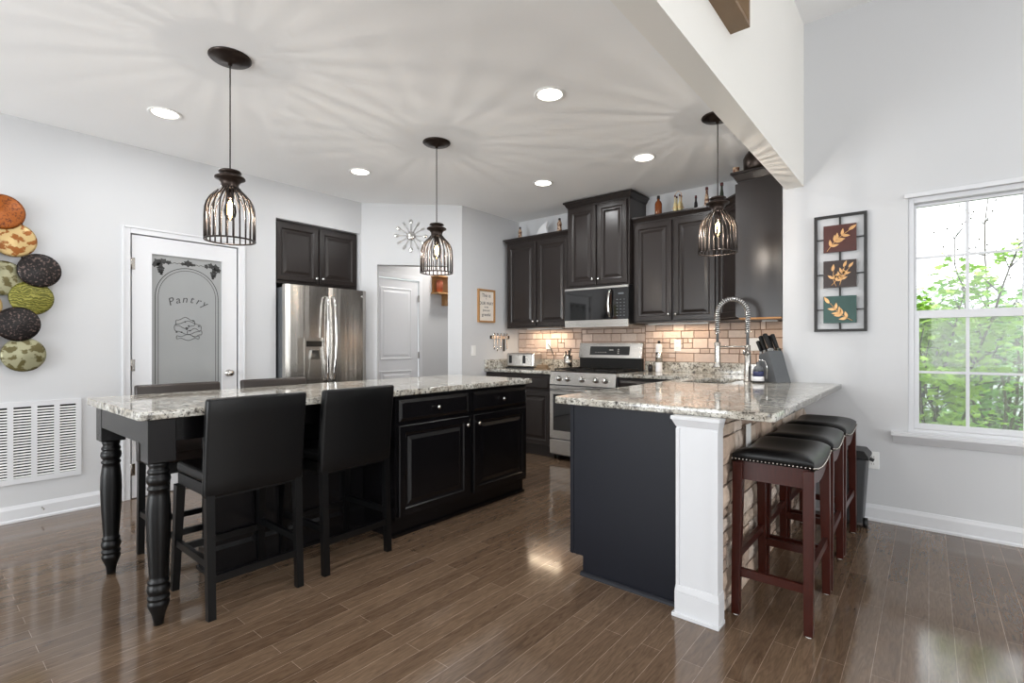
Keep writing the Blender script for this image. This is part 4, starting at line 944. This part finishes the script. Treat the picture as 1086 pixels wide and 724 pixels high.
# outlets
def outlet(label, loc, rotz=0, gang=1, kind='outlet', w_=.035):
    t = thing('wall_'+kind, label, kind, loc, rotz)
    p = MB().box(-w_*gang, w_*gang, -.006, -.0005, -.058, .058).build('plate', 'white', t, bevel=.002)
    if kind == 'outlet':
        for z in (-.024, .024):
            s = B(-.015, .015, -.008, -.0055, z-.014, z+.014).build('socket', 'white', t, bevel=.001)
            MB().box(-.007, -.005, -.0085, -.0075, z-.006, z+.004).box(.005, .007, -.0085, -.0075, z-.006, z+.004).build('slot', 'dark', s)
    else: B(-.016, .016, -.009, -.0055, -.03, .03).build('rocker', 'white', t, bevel=.001)
outlet('white outlet on the stone backsplash with the toaster cord plugged in', (-3.53, 4.979, 1.20))
outlet('white outlet on the stone backsplash between range and faucet', (-1.945, 4.979, 1.19))
outlet('white double switch plate on the stone backsplash behind the faucet', (-1.22, 4.979, 1.20), gang=1.7, kind='switch')
outlet('white outlet low on the window wall behind the trash can', (-.295, YW, .41))
outlet('white light switch on the short side wall', (-4.0, 4.168, 1.13), PI/2, kind='switch')
# utensil hook rail on side wall
hr = thing('magnetic_rail', 'dark steel magnetic rail on the short side wall', 'rail', (-4.0, 4.62, 1.285), PI/2)
B(-.17, .17, -.014, -.0005, -.018, .018).build('bar', 'nickel', hr, bevel=.002)
for i in range(2): B(-.172+i*.324, -.152+i*.324, -.016, -.001, -.02, .02).build('end_cap', 'black', hr)
for i, (x, kind, lb) in enumerate(((-.115, 's', 'first from the left'), (-.06, 's', 'second from the left'), (-.0, 's', 'centre one'), (.06, 'k', 'the one with a black grip'), (.115, 's', 'nearest the range wall'))):
    t = thing('hanging_utensil', 'small steel kitchen utensil on the magnetic rail, '+lb, 'utensil', (-4.0+.022, 4.62+x, 1.285), PI/2, 'utensils hung on the rail')
    MB().lathe([(0, -.002), (.014, -.002), (.014, .004), (0, .004)], n=12, mtx=Matrix.Translation((0, 0, .035)) @ Rk).build('ring', 'chrome', t)
    MB().box(-.005, .005, -.002, .003, -.10, .03).build('handle', 'black' if kind == 'k' else 'chrome', t) if kind != 'k' else MB().box(-.011, .011, -.004, .005, -.17, -.02).build('handle', 'black', t)
    MB().lathe([(0, -.006), (.009, -.004), (.015, 0), (.009, .004), (0, .006)], n=10, mtx=Matrix.Translation((0, 0, -.125-(i % 2)*.02)) @ Matrix.Scale(1.6, 4, (0, 0, 1)) @ Rk).build('bowl', 'chrome', t) if kind != 'k' else None
# framed sign
sg = thing('framed_sign', 'small oak framed sign with grey lettering on the short side wall', 'sign', (-4.0, 4.375, 1.455), PI/2)
m = MB()
for a in ((-.145, -.125, 0, .385), (.125, .145, 0, .385), (-.125, .125, 0, .02), (-.125, .125, .365, .385)): m.box(a[0], a[1], -.025, -.001, a[2], a[3])
m.build('frame', 'tan', sg); bd_ = B(-.125, .125, -.010, -.002, .02, .365).build('board', 'paper', sg)
TX = Matrix.Rotation(PI/2, 4, 'X')
for body, z, sz in (('This is', .295, .06), ('*', .262, .03), ('OUR WAY', .205, .052), ('to be', .17, .032), ('you are', .13, .04), ('grateful', .075, .05)):
    text_mesh('lettering', body, sz, 'print', bd_, Matrix.Translation((0, -.0106, z)) @ TX)
# cutlery wall clock / starburst on the diagonal wall
ang = math.atan2(dd.y, dd.x)
sc = thing('starburst_cutlery_ornament', 'silver starburst wall ornament of spoons and forks above the hall opening', 'wall ornament', (XL+.377+nn.x*.001, 3.215+.377+nn.y*.001, 2.39), ang)
MB().lathe([(0, 0), (.05, 0), (.048, .008), (.02, .014), (0, .014)], n=24, mtx=Rk).build('hub', 'chrome', sc)
for i in range(12):
    mt = Matrix.Rotation(-i*PI/6, 4, 'Y')
    m = MB(); m.box(-.0035, .0035, -.012, -.006, .03, .135, mt)
    if i % 3 == 0 or i % 3 == 2 and i % 2 == 0 or i in (1, 5, 7, 11)[:0]:
        m.lathe([(0, -.005), (.014, -.003), (.019, 0), (.014, .003), (0, .005)], n=14, mtx=mt @ Matrix.Translation((0, -.009, .155)) @ Matrix.Scale(1.5, 4, (0, 0, 1)) @ Rk)
        nm = 'spoon'
    else:
        m.box(-.011, .011, -.011, -.007, .13, .143, mt)
        for q in (-.009, -.003, .003, .009): m.box(q-.0015, q+.0015, -.011, -.007, .143, .172, mt)
        nm = 'fork'
    m.build(nm, 'chrome', sc)
# hall shelf
hs = thing('wall_shelf', 'small oak bracket shelf on the hall wall', 'shelf', (-5.27, 4.87, 1.74), PI/2)
B(-.22, .35, -.16, -.001, .15, .17).build('board', 'tan', hs); B(-.22, .35, -.16, -.001, .38, .395).build('board', 'tan', hs)
B(-.2, .33, -.016, -.001, .171, .379).build('back_panel', 'tan', hs)
MB().prism([(-.001, .149), (-.15, .149), (-.12, .10), (-.06, .07), (-.05, .0), (-.001, 0)], -.02, .06, 'yz').build('bracket', 'tan', hs)
t = thing('copper_tin', 'copper coloured tin standing on the hall shelf', 'tin', (-5.19, 4.74, 1.9105)); MB().lathe([(0, 0), (.045, 0), (.045, .15), (.04, .165), (0, .17)], n=20).build('body', 'copper', t)

# ------------------------------------------------------------ bottles on the cabinets
ZT = 2.4555
def bottle(label, x, y, z, prof, m, capm=None, cap=None, name='bottle', group='bottles on top of the wall cabinets'):
    t = thing(name, label, 'bottle', (x, y, z), 0, group)
    MB().lathe([(0, 0)]+prof+[(0, prof[-1][1])], n=16).build('glass_body', m, t)
    if cap: MB().lathe([(0, cap[1]), (cap[0], cap[1]), (cap[0]*.9, cap[2]), (0, cap[2])], n=12).build('cap', capm, t)
bottle('amber bottle with dark cap nearest the microwave cabinet', -2.07, 4.80, ZT, [(.033, 0), (.035, .01), (.035, .135), (.028, .155), (.014, .168), (.013, .19)], 'amber', 'black', (.016, .185, .215))
rk = thing('cruet_rack', 'thin wire rack of little pale yellow bottles between amber and dark bottles', 'rack', (-1.87, 4.80, ZT))
m = MB()
for z in (.01, .06): m.tube([(.055*math.cos(2*PI*k/20), .055*math.sin(2*PI*k/20), z) for k in range(20)], .0025, 5, closed=True)
m.tube([(-.03, 0, .01), (-.03, 0, .2), (0, 0, .225), (.03, 0, .2), (.03, 0, .01)], .003, 6); m.build('wire_frame', 'gold', rk)
for k in range(4):
    a = PI/4+k*PI/2; bt = thing('bottle', 'little pale yellow cruet bottle in the wire rack', 'bottle', (-1.87+.032*math.cos(a), 4.80+.032*math.sin(a), ZT), 0, 'cruet bottles in the wire rack')
    MB().lathe([(0, 0), (.017, 0), (.018, .06), (.013, .1), (.006, .12), (.006, .165), (0, .165)], n=12).build('glass_body', 'paleglass', bt)
    MB().lathe([(0, .165), (.008, .165), (.007, .185), (0, .186)], n=10).build('cap', 'cork', bt)
bottle('short black speckled bottle, smallest on the right wall cabinet', -1.70, 4.80, ZT, [(.02, 0), (.021, .02), (.015, .08), (.009, .10), (.009, .13)], 'darkb', 'cork', (.011, .128, .15))
bottle('tall tapering pink layered bottle with red cap', -1.605, 4.82, ZT, [(.024, 0), (.025, .02), (.02, .1), (.011, .16), (.010, .19)], 'rose', 'cork', (.014, .188, .215))
bottle('tall dark green tapering bottle behind the sink pendant', -1.475, 4.84, ZT, [(.022, 0), (.023, .05), (.016, .14), (.010, .18), (.010, .21)], 'olive', 'cork', (.015, .208, .235))
bottle('small pink layered bottle at the left end of the left wall cabinet', -3.84, 4.82, ZT, [(.022, 0), (.026, .03), (.02, .08), (.024, .11), (.012, .14), (.011, .15)], 'rose', 'black', (.013, .148, .17))
bottle('pink layered bottle next to the microwave cabinet on the left wall cabinet', -3.25, 4.80, ZT, [(.028, 0), (.03, .03), (.024, .08), (.028, .12), (.014, .15), (.013, .16)], 'rose', 'black', (.015, .158, .18))
bottle('bottle of amber specks on the corner cabinet beside the tall end cabinet', -1.22, 4.53, 2.4555, [(.022, 0), (.023, .1), (.012, .13), (.011, .15)], 'amber', 'cork', (.013, .148, .165))
t = thing('ceramic_ornament', 'white fin shaped ceramic ornament between two bottles', 'ornament', (-3.53, 4.85, ZT))
MB().prism([(-.09, 0), (.075, 0), (.085, .06), (.07, .12), (.09, .19), (.02, .16), (-.04, .11), (-.075, .05)], -.02, .02, 'xz').build('body', 'cer', t, bevel=.01, seg=3)
t = thing('dark_vase', 'dark round shouldered pot on top of the tall end cabinet', 'pot', (-1.035, 4.34, 2.5555)); MB().lathe([(0, 0), (.09, 0), (.115, .03), (.118, .12), (.10, .155), (.085, .165), (.085, .172), (0, .172)], n=28).build('body', 'bronze', t)
t = thing('glass_tumbler', 'small pale glass at the front edge of the tall end cabinet top', 'glass', (-1.185, 4.25, 2.5555)); MB().lathe([(0, 0), (.022, 0), (.026, .05), (.023, .05), (.02, .006), (0, .006)], n=16).build('body', 'rose', t)

# ------------------------------------------------------------ wall things: leaf art, discs, return grille, box frame
la = thing('leaf_wall_art', 'black metal framed wall art of three square panels with gold leaves', 'wall art', (-.483, YW, 1.29))
FWd, FH = .157, .825
m = MB()
for a in ((-FWd, -FWd+.018, 0, FH), (FWd-.018, FWd, 0, FH), (-FWd+.018, FWd-.018, 0, .018), (-FWd+.018, FWd-.018, FH-.018, FH)): m.box(a[0], a[1], -.028, -.008, a[2], a[3])
m.box(-.006, .006, -.02, -.010, .018, FH-.018)
for z in (.155, .405, .655): m.box(-FWd+.018, FWd-.018, -.021, -.0105, z-.004, z+.004)
m.build('frame', 'frameblk', la)
def leaf(m, x, z, L_, a, w_=.38, y=-.036):
    pts = []
    for k in range(9): t_ = k/8; pts.append((t_*L_, w_*L_*.5*math.sin(PI*t_**.8)))
    pts += [(p[0], -p[1]) for p in pts[-2:0:-1]]
    vs = [(x+p[0]*math.cos(a)-p[1]*math.sin(a), y-(.002 if abs(p[1]) < 1e-6 else 0), z+p[0]*math.sin(a)+p[1]*math.cos(a)) for p in pts]
    n = len(vs); vs2 = [(v[0], y+.003, v[2]) for v in vs]
    m.add(vs+vs2, [tuple(range(n)), tuple(reversed(range(n, 2*n)))]+[(i, (i+1) % n, n+(i+1) % n, n+i) for i in range(n)])
def branch(m, p0, p1, bend, n, ll):
    p0 = Vector((p0[0], 0, p0[1])); p1 = Vector((p1[0], 0, p1[1])); d_ = p1-p0; nr = Vector((-d_.z, 0, d_.x)).normalized()
    pts = [p0+d_*(k/10)+nr*bend*math.sin(PI*k/10) for k in range(11)]
    m.tube([(p.x, -.036, p.z) for p in pts], .0022, 5)
    for k in range(1, n+1):
        i = int(1+8*k/(n+1)); p = pts[i]; tg = pts[i+1]-pts[i-1]; a = math.atan2(tg.z, tg.x)
        leaf(m, p.x, p.z, ll, a+.75); leaf(m, p.x, p.z, ll, a-.75)
    tg = pts[-1]-pts[-2]; leaf(m, pts[-1].x-.008, pts[-1].z, ll*1.15, math.atan2(tg.z, tg.x))
for z, pm, kind in ((.655, 'artred', 0), (.405, 'artbrown', 1), (.155, 'artgreen', 2)):
    p = B(-.098, .098, -.034, -.0215, z-.095, z+.095).build('panel', pm, la)
    m = MB()
    if kind == 0: branch(m, (-.075, z-.085), (.06, z+.05), .012, 4, .05)
    elif kind == 1: branch(m, (-.05, z-.08), (.03, z+.045), -.008, 3, .042); branch(m, (-.02, z-.085), (-.035, z+.02), .01, 1, .045); branch(m, (.0, z-.08), (.06, z+.04), .01, 2, .04)
    else: branch(m, (.075, z-.08), (-.055, z+.045), .014, 4, .05)
    m.build('leaf_spray', 'gold', p)
# disc wall sculpture
pass
M['d_or'] = pattern_mat('orange_mosaic', (96, 42, 8), (160, 86, 22), 90, 'noise'); M['d_go'] = pattern_mat('gold_floral', (206, 178, 124), (150, 88, 28), 26, 'noise', edge=(.5, .56))
M['d_dk'] = pattern_mat('dark_mosaic', (18, 11, 11), (110, 92, 86), 80, 'noise', edge=(.54, .68)); M['d_ol'] = pattern_mat('olive_enamel', (92, 92, 26), (142, 138, 62), 18, 'wave', edge=(.3, .7)); M['d_be'] = pattern_mat('sage_swirl', (160, 158, 128), (96, 88, 50), 20, 'noise', edge=(.5, .56))
dsx = thing('disc_wall_sculpture', 'overlapping orange, brown, olive and beige metal discs mounted on the left wall', 'wall art', (XL, .45, 1.0), PI/2)
for (yy, zz, mm, dep) in ((.44, 2.075, 'd_or', .05), (.50, 1.90, 'd_go', .035), (.445, 1.64, 'd_be', .03), (.622, 1.705, 'd_dk', .06), (.585, 1.515, 'd_ol', .045), (.515, 1.335, 'd_dk', .06), (.545, 1.13, 'd_be', .045), (.30, 1.86, 'd_ol', .06), (.33, 1.45, 'd_go', .04), (.30, 1.68, 'd_or', .055), (.31, 1.2, 'd_or', .045)):
    MB().lathe([(0, -.012), (.10, -.006), (.113, 0), (.115, .003), (.10, .008), (0, .02)], n=32, mtx=Matrix.Translation((yy-.45, -dep, zz-1.0)) @ Rk).build('disc', mm, dsx)
m = MB()
for x in (-.04, .09): m.cyl((x, -.012, .05), (x, -.012, 1.12), .005, n=8)
for (x, z) in ((-.04, .06), (-.04, 1.1), (.09, .08), (.09, 1.0)): m.cyl((x, -.012, z), (x, -.0005, z), .006, n=8)
m.build('rod', 'frameblk', dsx)
# return air grille
gr = thing('return_air_grille', 'white louvred return air grille low on the left wall', 'vent', (XL, .44, .255), PI/2)
G0, G1, GH = -.57, .413, .555; m = MB()
m.box(G0, G1, -.012, -.0005, 0, .036).box(G0, G1, -.012, -.0005, GH-.036, GH)
cols = [(.413-.03-.088-.118*k, .413-.03-.118*k) for k in range(8)]; prev = G1
for a, b in cols: m.box(b, prev, -.012, -.0005, .036, GH-.036); prev = a
m.box(G0, prev, -.012, -.0005, .036, GH-.036) if prev > G0 else None
m.build('frame', 'trim', gr); B(G0+.02, G1-.02, -.0045, -.0008, .03, GH-.03).build('shadow_gap', 'dark', gr)
for a, b in cols:
    m = MB(); n = 25
    for k in range(n):
        z = .040+(GH-.080)*k/n; m.prism([(-.0115, z), (-.0105, z), (-.005, z+.009), (-.006, z+.009)], a, b, 'yz')
    m.build('louvre_panel', 'white', gr)
m = MB().tube([(.0, -.02, .0), (.0, -.085, .0)], .005, 8).lathe([(0, 0), (.012, 0), (.012, .006), (0, .006)], n=12, mtx=Rk); m.v = [v for v in m.v]
o = m.build('door_stop', 'nickel', loc=(XL+.001, .64, .07), rotz=PI/2); tag(o, 'small spring door stop on the left baseboard', 'door stop')
# wooden box frame on the cream wall
bf = thing('wooden_box_frame', 'brown wooden box frame hanging on the cream upper wall', 'frame', (-.71, 2.125, 2.635), PI/2)
m = MB().box(-.33, .33, -.085, -.0005, 0, .02).box(.31, .33, -.085, -.0005, .02, .56).box(-.33, -.31, -.085, -.0005, .02, .56).box(-.33, .33, -.085, -.0005, .56, .58)
m.build('frame', 'driftwood', bf)
# trash can
tc_ = thing('trash_can', 'charcoal wheeled plastic trash can against the window wall', 'trash can', (-.41, 4.09, 0))
MB().frustum((-.075, .075, -.09, .09), .03, (-.10, .10, -.115, .115), .45).build('bin', 'bin', tc_, bevel=.008)
MB().box(-.112, .112, -.128, .128, .451, .468).frustum((-.112, .112, -.128, .128), .468, (-.085, .085, -.10, .10), .505).build('lid', 'black', tc_, bevel=.004)
for s_ in (-1, 1): MB().cyl((s_*.078, -.06, .032), (s_*.102, -.06, .032), .032, n=18).build('wheel', 'black', tc_)
MB().cyl((.09, .05, .44), (.128, .05, .425), .012).build('latch', 'black', tc_)
